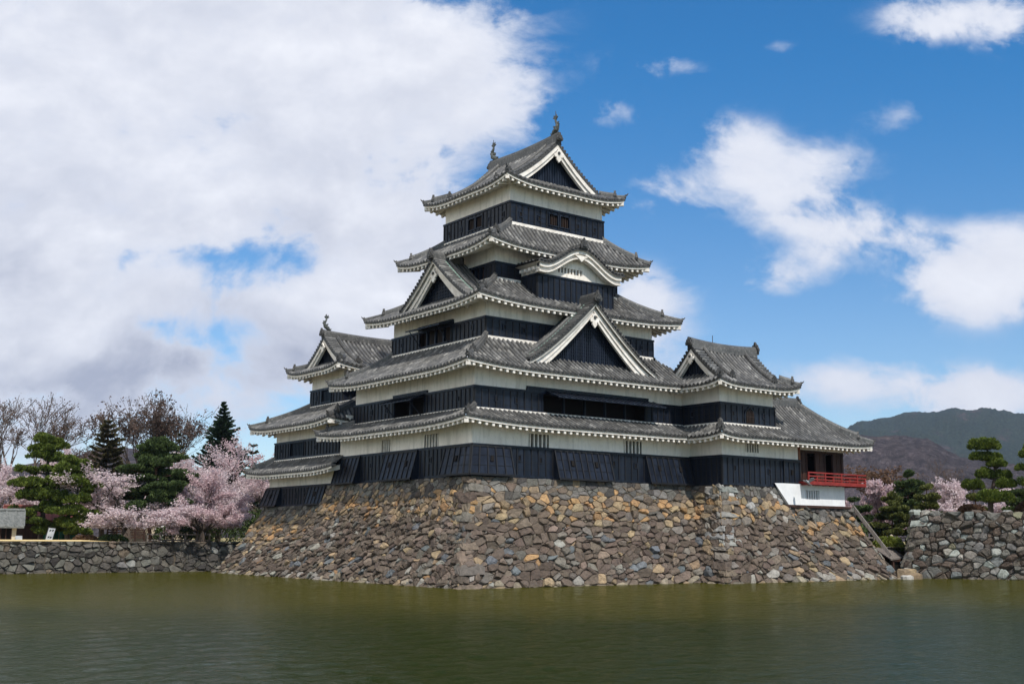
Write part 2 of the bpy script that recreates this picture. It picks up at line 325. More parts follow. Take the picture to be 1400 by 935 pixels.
# ------------------------------------------------------------------ mesh builder
ORG = {}
class MB:
    def __init__(s): s.v = []; s.f = []; s.m = []; s.uv = []; s.col = None
    def face(s, pts, m=0, uv=None, col=None):
        b = len(s.v); s.v.extend([tuple(p) for p in pts]); s.f.append(tuple(range(b, b + len(pts)))); s.m.append(m)
        s.uv.append(uv if uv else [(0, 0)] * len(pts))
        if col is not None:
            if s.col is None: s.col = {}
            s.col[len(s.f) - 1] = col
    def box(s, c8, m=0):
        for q in ((0, 3, 2, 1), (4, 5, 6, 7), (0, 1, 5, 4), (1, 2, 6, 5), (2, 3, 7, 6), (3, 0, 4, 7)):
            s.face([c8[i] for i in q], m)
    def abox(s, x0, x1, y0, y1, z0, z1, m=0):
        s.box([Vector(p) for p in ((x0, y0, z0), (x1, y0, z0), (x1, y1, z0), (x0, y1, z0), (x0, y0, z1), (x1, y0, z1), (x1, y1, z1), (x0, y1, z1))], m)
    def fbox(s, F, s0, s1, d0, d1, z0, z1, m=0):
        s.box([F.p(s0, d1, z0), F.p(s1, d1, z0), F.p(s1, d0, z0), F.p(s0, d0, z0), F.p(s0, d1, z1), F.p(s1, d1, z1), F.p(s1, d0, z1), F.p(s0, d0, z1)], m)
    def beam(s, a, b, w, h, m=0, up=Vector((0, 0, 1))):
        a = Vector(a); b = Vector(b); d = (b - a).normalized(); sd = d.cross(up)
        if sd.length < 1e-4: sd = d.cross(Vector((1, 0, 0)))
        sd.normalize(); u = sd.cross(d); sd *= w / 2; u *= h / 2
        s.box([a - sd - u, a + sd - u, b + sd - u, b - sd - u, a - sd + u, a + sd + u, b + sd + u, b - sd + u], m)
    def tube(s, pts, rad, k=6, m=0, cap=True):
        pts = [Vector(p) for p in pts]; n = len(pts); rings = []
        ref = Vector((.31, .17, .93))
        for i, p in enumerate(pts):
            d = (pts[min(i + 1, n - 1)] - pts[max(i - 1, 0)]).normalized()
            a = d.cross(ref)
            if a.length < .05: a = d.cross(Vector((1, 0, 0)))
            a.normalize(); b = d.cross(a); r = rad[i] if hasattr(rad, '__len__') else rad
            rings.append([p + a * (r * math.cos(2 * math.pi * j / k)) + b * (r * math.sin(2 * math.pi * j / k)) for j in range(k)])
        b0 = len(s.v)
        for rg in rings: s.v.extend([tuple(q) for q in rg])
        for i in range(n - 1):
            for j in range(k):
                a = b0 + i * k + j; b = b0 + i * k + (j + 1) % k
                s.f.append((a, b, b + k, a + k)); s.m.append(m); s.uv.append([(0, 0)] * 4)
        if cap:
            for base in (b0, b0 + (n - 1) * k):
                s.f.append(tuple(range(base, base + k))); s.m.append(m); s.uv.append([(0, 0)] * k)
    def lathe(s, c, prof, k=12, m=0):
        c = Vector(c); rings = [[c + Vector((r * math.cos(2 * math.pi * j / k), r * math.sin(2 * math.pi * j / k), z)) for j in range(k)] for r, z in prof]
        for i in range(len(rings) - 1):
            for j in range(k): s.face([rings[i][j], rings[i][(j + 1) % k], rings[i + 1][(j + 1) % k], rings[i + 1][j]], m)
        s.face(rings[-1], m); s.face(rings[0][::-1], m)
    def prism(s, poly, off, m=0):
        off = Vector(off); a = [Vector(p) for p in poly]; b = [p + off for p in a]; n = len(a)
        s.face(a[::-1], m); s.face(b, m)
        for i in range(n): s.face([a[i], a[(i + 1) % n], b[(i + 1) % n], b[i]], m)
    def build(s, name, mats, parent=None, label=None, smooth=False):
        me = bpy.data.meshes.new(name); o = Vector((0, 0, 0))
        if parent is not None: o = ORG[parent.name]
        vs = [(v[0] - o.x, v[1] - o.y, v[2] - o.z) for v in s.v] if parent is not None else s.v
        me.from_pydata(vs, [], s.f)
        if isinstance(mats, str): mats = [mats]
        for mm in mats: me.materials.append(MATS[mm])
        me.polygons.foreach_set('material_index', s.m)
        ul = me.uv_layers.new(name='UVMap'); ul.data.foreach_set('uv', [x for q in s.uv for p in q for x in p])
        if s.col:
            at = me.color_attributes.new('tint', 'FLOAT_COLOR', 'CORNER'); arr = []
            for i, f in enumerate(s.f): arr += list((*s.col.get(i, (.1, .1, .1)), 1)) * len(f)
            at.data.foreach_set('color', arr)
        if smooth: me.polygons.foreach_set('use_smooth', [True] * len(s.f))
        me.validate(); me.update()
        ob = bpy.data.objects.new(name, me); C.objects.link(ob)
        if parent is not None: ob.parent = parent; ORG[ob.name] = o
        else: ORG[ob.name] = Vector((0, 0, 0))
        if label: ob['label'] = label
        return ob
class Frame:
    def __init__(s, o, u, n): s.o = Vector(o); s.u = Vector(u); s.n = Vector(n)
    def p(s, a, d, z): q = s.o + s.u * a + s.n * d; return Vector((q.x, q.y, z))
def frames(x0, x1, y0, y1):
    return {'S': (Frame((x0, y0, 0), (1, 0, 0), (0, -1, 0)), x1 - x0), 'W': (Frame((x0, y1, 0), (0, -1, 0), (-1, 0, 0)), y1 - y0),
            'E': (Frame((x1, y0, 0), (0, 1, 0), (1, 0, 0)), y1 - y0), 'N': (Frame((x1, y1, 0), (-1, 0, 0), (0, 1, 0)), x1 - x0)}
def thing(name, label, cat, loc=(0, 0, 0), group=None):
    o = bpy.data.objects.new(name, None); C.objects.link(o); o.location = loc; o.empty_display_size = .5
    o['label'] = label; o['category'] = cat
    if group: o['group'] = group
    ORG[o.name] = Vector(loc); return o
def tag(o, label, cat, group=None):
    o['label'] = label; o['category'] = cat
    if group: o['group'] = group
    return o
def struct(o): o['kind'] = 'structure'; return o
def recenter(o, loc):
    loc = Vector(loc); o.data.transform(Matrix.Translation(-loc)); o.location = loc; return o

# ------------------------------------------------------------------ walls
def panel(mb, F, s0, s1, z0, z1, holes=(), d=0.0, jamb=.25, m=0):
    """flat wall face with rectangular holes and their reveals"""
    hs = [h for h in holes if h[1] > s0 and h[0] < s1 and h[3] > z0 and h[2] < z1]
    cuts = sorted({s0, s1, *[max(s0, min(s1, c)) for h in hs for c in h[:2]]})
    for a, b in zip(cuts, cuts[1:]):
        if b - a < 1e-5: continue
        hh = sorted([(max(z0, h[2]), min(z1, h[3])) for h in hs if h[0] < b - 1e-6 and h[1] > a + 1e-6]); z = z0
        for lo, hi in hh + [(z1, z1)]:
            if lo - z > 1e-5: mb.face([F.p(a, d, z), F.p(b, d, z), F.p(b, d, lo), F.p(a, d, lo)], m)
            z = hi
    for a, b, lo, hi in hs:
        e = d - jamb
        mb.face([F.p(a, d, lo), F.p(a, d, hi), F.p(a, e, hi), F.p(a, e, lo)], m)
        mb.face([F.p(b, d, hi), F.p(b, d, lo), F.p(b, e, lo), F.p(b, e, hi)], m)
        mb.face([F.p(a, d, lo), F.p(a, e, lo), F.p(b, e, lo), F.p(b, d, lo)], m)
        mb.face([F.p(a, d, hi), F.p(b, d, hi), F.p(b, e, hi), F.p(a, e, hi)], m)
def plaster(parent, rect, z0, z1, holes={}, mname='plaster', skip=''):
    mb = MB()
    for k, (F, L) in frames(*rect).items():
        if k in skip: continue
        panel(mb, F, 0, L, z0, z1, holes.get(k, ()), 0, 1.0)
    return mb.build('plaster_wall', mname, parent)
def batten_face(mb, F, s0, s1, z0, z1, d=.07, holes=(), step=.5, bw=.07, proud=.045):
    n = max(1, round((s1 - s0) / step))
    for i in range(n + 1):
        s = s0 + (s1 - s0) * i / n
        s = min(max(s, s0 + bw / 2), s1 - bw / 2); z = z0 + .1
        segs = sorted([(h[2], h[3]) for h in holes if h[0] - .03 < s < h[1] + .03])
        for lo, hi in segs + [(z1 - .1, z1)]:
            if lo - z > .05: mb.fbox(F, s - bw / 2, s + bw / 2, d - .02, d + proud, z, lo, 2)
            z = hi
    k = 4
    for i in range(1, k):
        z = z0 + (z1 - z0) * i / k
        segs = sorted([(h[0], h[1]) for h in holes if h[2] - .02 < z < h[3] + .02]); s = s0
        for lo, hi in segs + [(s1, s1)]:
            if lo - s > .05: mb.fbox(F, s, lo, d - .02, d + .012, z - .014, z + .014, 2)
            s = hi
def loophole(mb, F, s, z, w=.26, h=.36, d=.07):
    mb.fbox(F, s - w / 2, s + w / 2, d - .01, d + .055, z - h / 2, z - h / 2 + .05); mb.fbox(F, s - w / 2, s + w / 2, d - .01, d + .055, z + h / 2 - .05, z + h / 2)
    mb.fbox(F, s - w / 2, s - w / 2 + .05, d - .01, d + .053, z - h / 2 + .05, z + h / 2 - .05); mb.fbox(F, s + w / 2 - .05, s + w / 2, d - .01, d + .053, z - h / 2 + .05, z + h / 2 - .05)
    mb.fbox(F, s - w / 2 + .05, s + w / 2 - .05, d - .01, d + .018, z - h / 2 + .05, z + h / 2 - .05, 1)
def boards(parent, rect, z0, z1, holes={}, loops={}, skip='', step=.5, raised={}):
    """black weatherboard band round a storey; raised: side -> (s0, s1, top z)"""
    mb = MB(); d = .07
    for k, (F, L) in frames(*rect).items():
        if k in skip: continue
        h = holes.get(k, ()); e = .07
        panel(mb, F, -e, L + e, z0, z1, h, d, .2)
        batten_face(mb, F, -e, L + e, z0, z1, d, h, step * (.84 if k == 'W' else 1), .085 if k == 'W' else .06)
        mb.fbox(F, -e - .04, L + e + .04, -.02, d + .06, z1 - .06, z1 + .06); 
        zz = sorted(h); s = -e - .03
        for a, b in [(q[0], q[1]) for q in zz if q[2] < z0 + .1] + [(L + e + .03, 0)]:
            if a - s > .05: mb.fbox(F, s, a, -.02, d + .055, z0 - .03, z0 + .1)
            s = b
        if k in raised:
            a, b, zt = raised[k]
            panel(mb, F, a, b, z1, zt, h, d + .01, .2); mb.fbox(F, a - .05, b + .05, -.02, d + .08, zt - .05, zt + .06)
            mb.fbox(F, a - .06, a + .06, -.02, d + .062, z1, zt - .05); mb.fbox(F, b - .06, b + .06, -.02, d + .062, z1, zt - .05)
        for s, z in loops.get(k, ()): loophole(mb, F, s, z)
    return mb.build('board_wall', ['board', 'dark', 'batten'], parent)
def opening(parent, F, h, d=.07, back=.22, mull=(), wood_='dark', bars=0, name='window', frame='board', barm=None):
    a, b, lo, hi = h; mb = MB()
    mb.face([F.p(a, d - back + .03, lo), F.p(b, d - back + .03, lo), F.p(b, d - back + .03, hi), F.p(a, d - back + .03, hi)], 1)
    e0, e1, g = d - .03, d - back + .03, .006
    for q in ([F.p(a + g, e0, lo), F.p(a + g, e0, hi), F.p(a + g, e1, hi), F.p(a + g, e1, lo)], [F.p(b - g, e0, lo), F.p(b - g, e0, hi), F.p(b - g, e1, hi), F.p(b - g, e1, lo)],
              [F.p(a, e0, lo + g), F.p(b, e0, lo + g), F.p(b, e1, lo + g), F.p(a, e1, lo + g)], [F.p(a, e0, hi - g), F.p(b, e0, hi - g), F.p(b, e1, hi - g), F.p(a, e1, hi - g)]): mb.face(q, 1)
    w = .06
    if frame:
        mb.fbox(F, a - w, a, d - .02, d + .07, lo - w, hi + w); mb.fbox(F, b, b + w, d - .02, d + .07, lo - w, hi + w)
        mb.fbox(F, a, b, d - .02, d + .068, lo - w, lo); mb.fbox(F, a, b, d - .02, d + .068, hi, hi + w)
    for s in mull: mb.fbox(F, s - .05, s + .05, d - .14, d + .03, lo, hi)
    ob = mb.build(name, [frame or 'board', wood_], parent)
    if bars:
        m2 = MB(); st = (b - a) / bars
        for i in range(bars):
            s = a + st * (i + .5); m2.fbox(F, s - st * .19, s + st * .19, d - .16, d - .04, lo, hi)
        m2.build('lattice', barm or 'trim', ob)
    return ob
def shutter(parent, F, s0, s1, z, out=.95, drop=.35, m='board', poles=True):
    mb = MB(); d0 = .15; t = .05
    def q(s, k, o): return F.p(s, d0 + out * k, z - drop * k + o)
    mb.box([q(s0, 1, -t), q(s1, 1, -t), q(s1, 0, -t), q(s0, 0, -t), q(s0, 1, 0), q(s1, 1, 0), q(s1, 0, 0), q(s0, 0, 0)])
    n = max(2, round((s1 - s0) / .45))
    for i in range(n + 1):
        s = s0 + .03 + (s1 - s0 - .06) * i / n
        mb.box([q(s - .03, 1.0, 0), q(s + .03, 1.0, 0), q(s + .03, 0.02, 0), q(s - .03, 0.02, 0), q(s - .03, 1.0, .04), q(s + .03, 1.0, .04), q(s + .03, 0.02, .04), q(s - .03, 0.02, .04)])
    ob = mb.build('shutter', m, parent)
    if poles:
        for s in (s0 + .35, s1 - .35):
            m2 = MB(); m2.beam(q(s, .9, -t - .01), F.p(s, .13, z - 1.25), .04, .04); m2.build('prop', m, ob)
    return ob
def chute(parent, F, s0, s1, z0, z1, out=.6, ml=0, mr=0):
    """flared stone-drop panel; ml / mr = mitre at a building corner"""
    mb = MB(); d0 = .13; a0 = s0 - ml * d0; a1 = s1 + mr * d0; b0 = s0 - ml * out; b1 = s1 + mr * out
    T0, T1, B0, B1 = F.p(a0, d0, z1), F.p(a1, d0, z1), F.p(b0, out, z0), F.p(b1, out, z0)
    mb.face([B0, B1, T1, T0])
    W0, W1, V0, V1 = F.p(s0, 0, z0 + .02), F.p(s1, 0, z0 + .02), F.p(s0, 0, z1), F.p(s1, 0, z1)
    if not ml: mb.face([W0, B0, T0, V0])
    if not mr: mb.face([B1, W1, V1, T1])
    mb.face([W0, W1, B1, B0]); mb.face([T0, T1, V1, V0])
    n = max(2, round((s1 - s0) / .48)); nrm = (B1 - B0).cross(T0 - B0).normalized() * .05
    for i in range(n + 1):
        f = i / n; p = B0.lerp(B1, f); q = T0.lerp(T1, f); u = (B1 - B0).normalized() * .035
        if i == 0: p += u; q += u
        if i == n: p -= u; q -= u
        mb.box([p - u, p + u, p + u - nrm * .3, p - u - nrm * .3, q - u, q + u, q + u - nrm * .3, q - u - nrm * .3]); mb.box([p - u + nrm, p + u + nrm, p + u, p - u, q - u + nrm, q + u + nrm, q + u, q - u], 2)
    for f, w in ((.02, .05), (.33, .012), (.66, .012), (.97, .05)):
        pl = B0.lerp(T0, f); pr = B1.lerp(T1, f); mb.beam(pl + nrm * .2, pr + nrm * .2, .09 if w > .02 else .03, w * 2, 2)
    c = F.p((s0 + s1) / 2, 0, 0); mid = B0.lerp(B1, .5).lerp(T0.lerp(T1, .5), .55); u = (B1 - B0).normalized(); v = (T0 - B0).normalized(); nn = nrm.normalized()
    for off in ((-.0,) if s1 - s0 < 3.2 else (-.9, .9)):
        o = mid + u * off
        mb.box([o - u * .1 - v * .16, o + u * .1 - v * .16, o + u * .1 - v * .16 + nn * .07, o - u * .1 - v * .16 + nn * .07, o - u * .1 + v * .16, o + u * .1 + v * .16, o + u * .1 + v * .16 + nn * .07, o - u * .1 + v * .16 + nn * .07], 1)
    return mb.build('stone_drop_chute', ['board', 'dark', 'batten'], parent)

# ------------------------------------------------------------------ roofs
TSP = .33
def corner_lift(q, lift):
    c = max(abs(2 * q - 1) - .35, 0) / .65
    return lift * c ** 2.4
class Side:
    """one roof slope: E0->E1 eave (left to right seen from outside), inn = inward plan direction"""
    def __init__(s, E0, u, inn, L, D, zf, ze, lift, kL=1, kR=1, Dh=None):
        s.E0 = Vector((*E0, 0)); s.u = Vector((*u, 0)); s.i = Vector((*inn, 0)); s.L = L; s.D = D; s.zf = zf; s.ze = ze; s.lift = lift; s.kL = kL; s.kR = kR; s.Dh = D if Dh is None else Dh
    def rel(s, a, v):
        vv = min(max(v, 0), s.Dh); w = s.L - (s.kL + s.kR) * vv
        q = (a - s.kL * vv) / w if w > .05 else .5
        return min(1, max(0, q))
    def z(s, a, v):
        q = s.rel(a, v); qq = q
        if s.kL < .01: qq = max(q, .5)
        if s.kR < .01: qq = min(qq, .5)
        return s.ze + s.zf(v) + corner_lift(qq, s.lift) * max(0, 1 - max(v, 0) / min(s.D, 2.6)) ** 1.6
    def p(s, a, v, dz=0):
        q = s.E0 + s.u * a + s.i * v; return Vector((q.x, q.y, s.z(a, v) + dz))
    def vmax(s, a):
        m = s.D
        if s.kL > 0 and a < s.kL * s.Dh: m = min(m, a / s.kL)
        if s.kR > 0 and s.L - a < s.kR * s.Dh: m = min(m, (s.L - a) / s.kR)
        return m
def roof_tiles(mb, sd, rows=True, cut=None):
    nq = max(4, int(sd.L / .8)); nv = max(3, int(sd.D / .5))
    vs = sorted({*[sd.D * j / nv for j in range(nv + 1)], sd.Dh})
    for i in range(nq):
        for j in range(len(vs) - 1):
            def g(qi, v):
                vv = min(v, sd.Dh); a = sd.kL * vv + qi / nq * (sd.L - (sd.kL + sd.kR) * vv); return sd.p(a, v, -.02), (a / TSP, v / .28 + .5)
            c = [g(i, vs[j]), g(i + 1, vs[j]), g(i + 1, vs[j + 1]), g(i, vs[j + 1])]
            mb.face([x[0] for x in c], 1, [x[1] for x in c])
    n = int(sd.L / TSP); off = (sd.L - n * TSP) / 2; r = .10
    prof = [(-1, -.25), (-.8, .55), (0, 1), (.8, .55), (1, -.25)]
    for i in range(n + 1):
        a = off + i * TSP; vm = sd.vmax(a) - .03
        if vm < .2: continue
        segs = 2 + int(vm / .5); rid = rnd.randint(0, 9999); b0 = len(mb.v); k = len(prof)
        jit = rnd.uniform(-.012, .012)
        for j in range(segs + 1):
            v = -.05 + (vm + .05) * j / segs; sl = sd.p(a, v, .01); dzr = rnd.uniform(-.008, .008)
            for (x, zz) in prof: q = sl + sd.u * (x * r + jit); mb.v.append((q.x, q.y, q.z + zz * r + dzr))
        for j in range(segs):
            v0 = (vm + .05) * j / segs / .28; v1 = (vm + .05) * (j + 1) / segs / .28
            for x in range(k - 1):
                A = b0 + j * k + x; mb.f.append((A, A + 1, A + 1 + k, A + k)[::-1]); mb.m.append(0)
                mb.uv.append([(rid + .5, v1), (rid + .5, v1), (rid + .5, v0), (rid + .5, v0)][0:4])
        mb.f.append(tuple(range(b0, b0 + k))); mb.m.append(1); mb.uv.append([(0, 0)] * k)
    # front edge of the flat tiles
    ns = max(6, int(sd.L / .5))
    for i in range(ns):
        a, b = sd.L * i / ns, sd.L * (i + 1) / ns
        A, B = sd.p(a, -.02, -.01), sd.p(b, -.02, -.01); A2, B2 = sd.p(a, -.02, -.10), sd.p(b, -.02, -.10)
        mb.face([A2, B2, B, A], 1); mb.face([sd.p(a, .3, -.06 - sd.zf(.3) ), sd.p(b, .3, -.06 - sd.zf(.3)), B2, A2], 1)
def eave(mb, sd, ov, rs=.45, slope=.30, corners=(1, 1)):
    ns = max(8, int(sd.L / .5))
    def zt(a): return sd.z(a, 0)
    def P(a, v, z): q = sd.E0 + sd.u * a + sd.i * v; return Vector((q.x, q.y, z))
    cl = lambda a, v: min(max(a, sd.kL * v), sd.L - sd.kR * v)
    for i in range(ns):
        a, b = sd.L * i / ns, sd.L * (i + 1) / ns; za, zb = zt(a), zt(b); f, k = .05, .17
        a1, b1, a2, b2 = cl(a, f), cl(b, f), cl(a, k), cl(b, k)
        mb.face([P(a1, f, za - .24), P(b1, f, zb - .24), P(b1, f, zb - .09), P(a1, f, za - .09)])
        mb.face([P(a2, k, za - .24), P(b2, k, zb - .24), P(b1, f, zb - .24), P(a1, f, za - .24)])
        mb.face([P(a2, k, za - .13), P(b2, k, zb - .13), P(b2, k, zb - .24), P(a2, k, za - .24)])
        w = ov + .1; a3, b3 = cl(a, w), cl(b, w); fl = .35
        za3, zb3 = sd.ze + (za - sd.ze) * fl, sd.ze + (zb - sd.ze) * fl
        mb.face([P(a3, w, za3 - .13 + slope * w), P(b3, w, zb3 - .13 + slope * w), P(b2, k, zb - .13), P(a2, k, za - .13)])
    n = int(sd.L / rs); off = (sd.L - n * rs) / 2
    for i in range(n + 1):
        a = off + i * rs; v1 = ov
        if sd.kL > 0: v1 = min(v1, a / sd.kL - .05)
        if sd.kR > 0: v1 = min(v1, (sd.L - a) / sd.kR - .05)
        if v1 < .3: continue
        h = .078; v0 = .10; z0 = zt(a); z1 = sd.ze + (z0 - sd.ze) * (1 - .65 * v1 / (ov + .1))
        t0 = z0 - .135 + slope * v0 * .4; t1 = z1 - .135 + slope * v1
        mb.box([P(a - h, v0, t0 - .28), P(a + h, v0, t0 - .28), P(a + h, v1, t1 - .28), P(a - h, v1, t1 - .28), P(a - h, v0, t0), P(a + h, v0, t0), P(a + h, v1, t1), P(a - h, v1, t1)])
    if sd.kL > 0 and corners[0]:
        z0 = zt(0); w = ov
        mb.beam(P(.07 * sd.kL, .07, z0 - .38), P(sd.kL * w, w, sd.ze - .3 + slope * w), .22, .2)
def sweep(mb, pts, w, h, m=0, cap=True):
    """ridge of stacked tiles with a round cap tile, along a path on its base line"""
    prof = [(-.5, -.25), (-.5, .62), (-.32, .66), (-.24, .92), (0, 1.05), (.24, .92), (.32, .66), (.5, .62), (.5, -.25)]
    pts = [Vector(p) for p in pts]; n = len(pts); k = len(prof); rings = []; dist = 0; ds = []
    for i, p in enumerate(pts):
        d = pts[min(i + 1, n - 1)] - pts[max(i - 1, 0)]; sdv = Vector((d.y, -d.x, 0)).normalized()
        rings.append([p + sdv * (x * w) + Vector((0, 0, z * h)) for x, z in prof])
        if i: dist += (p - pts[i - 1]).length
        ds.append(dist)
    for i in range(n - 1):
        for j in range(k - 1):
            mb.face([rings[i][j], rings[i + 1][j], rings[i + 1][j + 1], rings[i][j + 1]], m, [(ds[i], prof[j][1] * h), (ds[i + 1], prof[j][1] * h), (ds[i + 1], prof[j + 1][1] * h), (ds[i], prof[j + 1][1] * h)])
    if cap: mb.face(rings[0], m); mb.face(rings[-1][::-1], m)
def oni(mb, p, d, s=.5, m=0):
    """ridge-end ogre tile facing along d"""
    d = Vector((d[0], d[1], 0)).normalized(); a = Vector((-d.y, d.x, 0)); z = Vector((0, 0, 1)); p = Vector(p)
    out = [(-.55, -.1), (.55, -.1), (.62, .25), (.42, .55), (.36, .85), (.2, .7), (.12, 1.05), (0, 1.25), (-.12, 1.05), (-.2, .7), (-.36, .85), (-.42, .55), (-.62, .25)]
    mb.prism([p - d * (.14 * s) + a * (x * s) + z * (y * s) for x, y in out], d * (.34 * s), m)
    mb.prism([p + d * (.18 * s) + a * (x * s * .55) + z * (.12 * s + y * s * .5) for x, y in out], d * (.14 * s), m)
def hip(parent, sd, right=False, D=None, w=.3, h=.34, split=.30, ins=0):
    """corner ridge running from an eave corner up to the wall"""
    D = D or sd.Dh; pts = []; k = sd.kR if right else sd.kL
    for j in range(11):
        v = D * j / 10; a = (sd.L - k * v) if right else k * v; pts.append(sd.p(a, v, .02))
    mb = MB(); i0 = max(2, round(10 * split)); d = pts[0] - pts[3]
    sweep(mb, pts[:i0 + 1], w * .62, h * .62)
    sweep(mb, pts[i0:], w, h)
    oni(mb, pts[i0] + Vector((0, 0, .02)), d, .40, 1); oni(mb, pts[0] + Vector((0, 0, .03)), d, .2, 1)
    tip = d.normalized(); mb.tube([pts[0] + Vector((0, 0, .18)) , pts[0] + tip * .12 + Vector((0, 0, .24)), pts[0] + tip * .2 + Vector((0, 0, .36))], [.06, .05, .02], 5, 1)
    return mb.build('hip_ridge', ['ridge', 'tiledark'], parent)
def tier(parent, outer, inner, ze, rise, lift=.3, a=.78, sides='SWEN', ov=1.2, hips=('SW', 'NW', 'SE', 'NE'), L_adj={}, flash=True):
    """skirt roof round a storey: outer/inner = (x0, x1, y0, y1)"""
    X0, X1, Y0, Y1 = outer; x0, x1, y0, y1 = inner
    dW, dE, dS, dN = [max(1e-6, q) for q in (x0 - X0, X1 - x1, y0 - Y0, Y1 - y1)]
    def zf(D):
        def f(v): t = v / D; return rise * (a * t + (1 - a) * t * abs(t))
        return f
    S = {'S': Side((X0, Y0), (1, 0), (0, 1), X1 - X0, dS, zf(dS), ze, lift, dW / dS, dE / dS),
         'W': Side((X0, Y1), (0, -1), (1, 0), Y1 - Y0, dW, zf(dW), ze, lift, dN / dW, dS / dW),
         'E': Side((X1, Y0), (0, 1), (-1, 0), Y1 - Y0, dE, zf(dE), ze, lift, dS / dE, dN / dE),
         'N': Side((X1, Y1), (-1, 0), (0, -1), X1 - X0, dN, zf(dN), ze, lift, dE / dN, dW / dN)}
    mb = MB(); me = MB()
    for k in sides: roof_tiles(mb, S[k]); eave(me, S[k], ov)
    if flash:
        F = frames(x0, x1, y0, y1)
        for k in sides:
            f, L = F[k]; mb.fbox(f, -.16, L + .16, -.05, .16, ze + rise - .16, ze + rise + .035, 2)
    ro = mb.build('tiled_roof', ['tile', 'tiledark', 'trim'], parent)
    me.build('eave', 'trim', ro)
    for h in hips:
        if h == 'SW' and 'S' in sides: hip(ro, S['S'], False, dS)
        if h == 'SE' and 'S' in sides: hip(ro, S['S'], True, dS)
        if h == 'NW' and 'W' in sides: hip(ro, S['W'], False, dW)
        if h == 'NE' and 'N' in sides: hip(ro, S['N'], False, dN)
    return ro, S
def bargeboards(parent, P, w, zb, zr, curve, depth=.14, width=.42, th=0, m='trim'):
    """white curved boards on a gable front; P(a, d, z): a sideways, d outward"""
    mb = MB(); n = 14
    def zc(x): return zb + (zr - zb) * (1 - min(1, abs(x) / w)) ** curve
    for sgn in (-1, 1):
        for lay, (wd, d0, d1) in enumerate(((width * .52, .0, depth), (width, -.10, depth * .45))):
            for i in range(n):
                x0, x1 = sgn * w * (i / n), sgn * w * ((i + 1) / n)
                k0 = 1 + .28 * (i / n); k1 = 1 + .28 * ((i + 1) / n)
                z0, z1 = zc(x0), zc(x1); b0, b1 = z0 - wd * k0 * 1.25, z1 - wd * k1 * 1.25
                q = [P(x0, d0, b0), P(x1, d0, b1), P(x1, d1, b1), P(x0, d1, b0), P(x0, d0, z0), P(x1, d0, z1), P(x1, d1, z1), P(x0, d1, z0)]
                mb.box(q)
    return mb.build('bargeboard', m, parent), zc
def pendant(parent, P, z, s=.6, d=.16):
    mb = MB()
    out = [(0, .75), (.22, .55), (.3, .25), (.55, .22), (.66, -.02), (.52, -.25), (.30, -.22), (.34, -.5), (.16, -.72), (0, -.9)]
    poly = out + [(-x, y) for x, y in out[-2:0:-1]]
    mb.prism([P(x * s, d, z + y * s) for x, y in poly], P(0, d + .1, 0) - P(0, d, 0))
    hexp = [(math.cos(math.pi * i / 3) * .2 * s, math.sin(math.pi * i / 3) * .2 * s + .28 * s) for i in range(6)]
    mb.prism([P(x, d + .1, z + y) for x, y in hexp], P(0, d + .16, 0) - P(0, d + .1, 0), 1)
    return mb.build('gable_pendant', ['trim', 'tiledark'], parent)
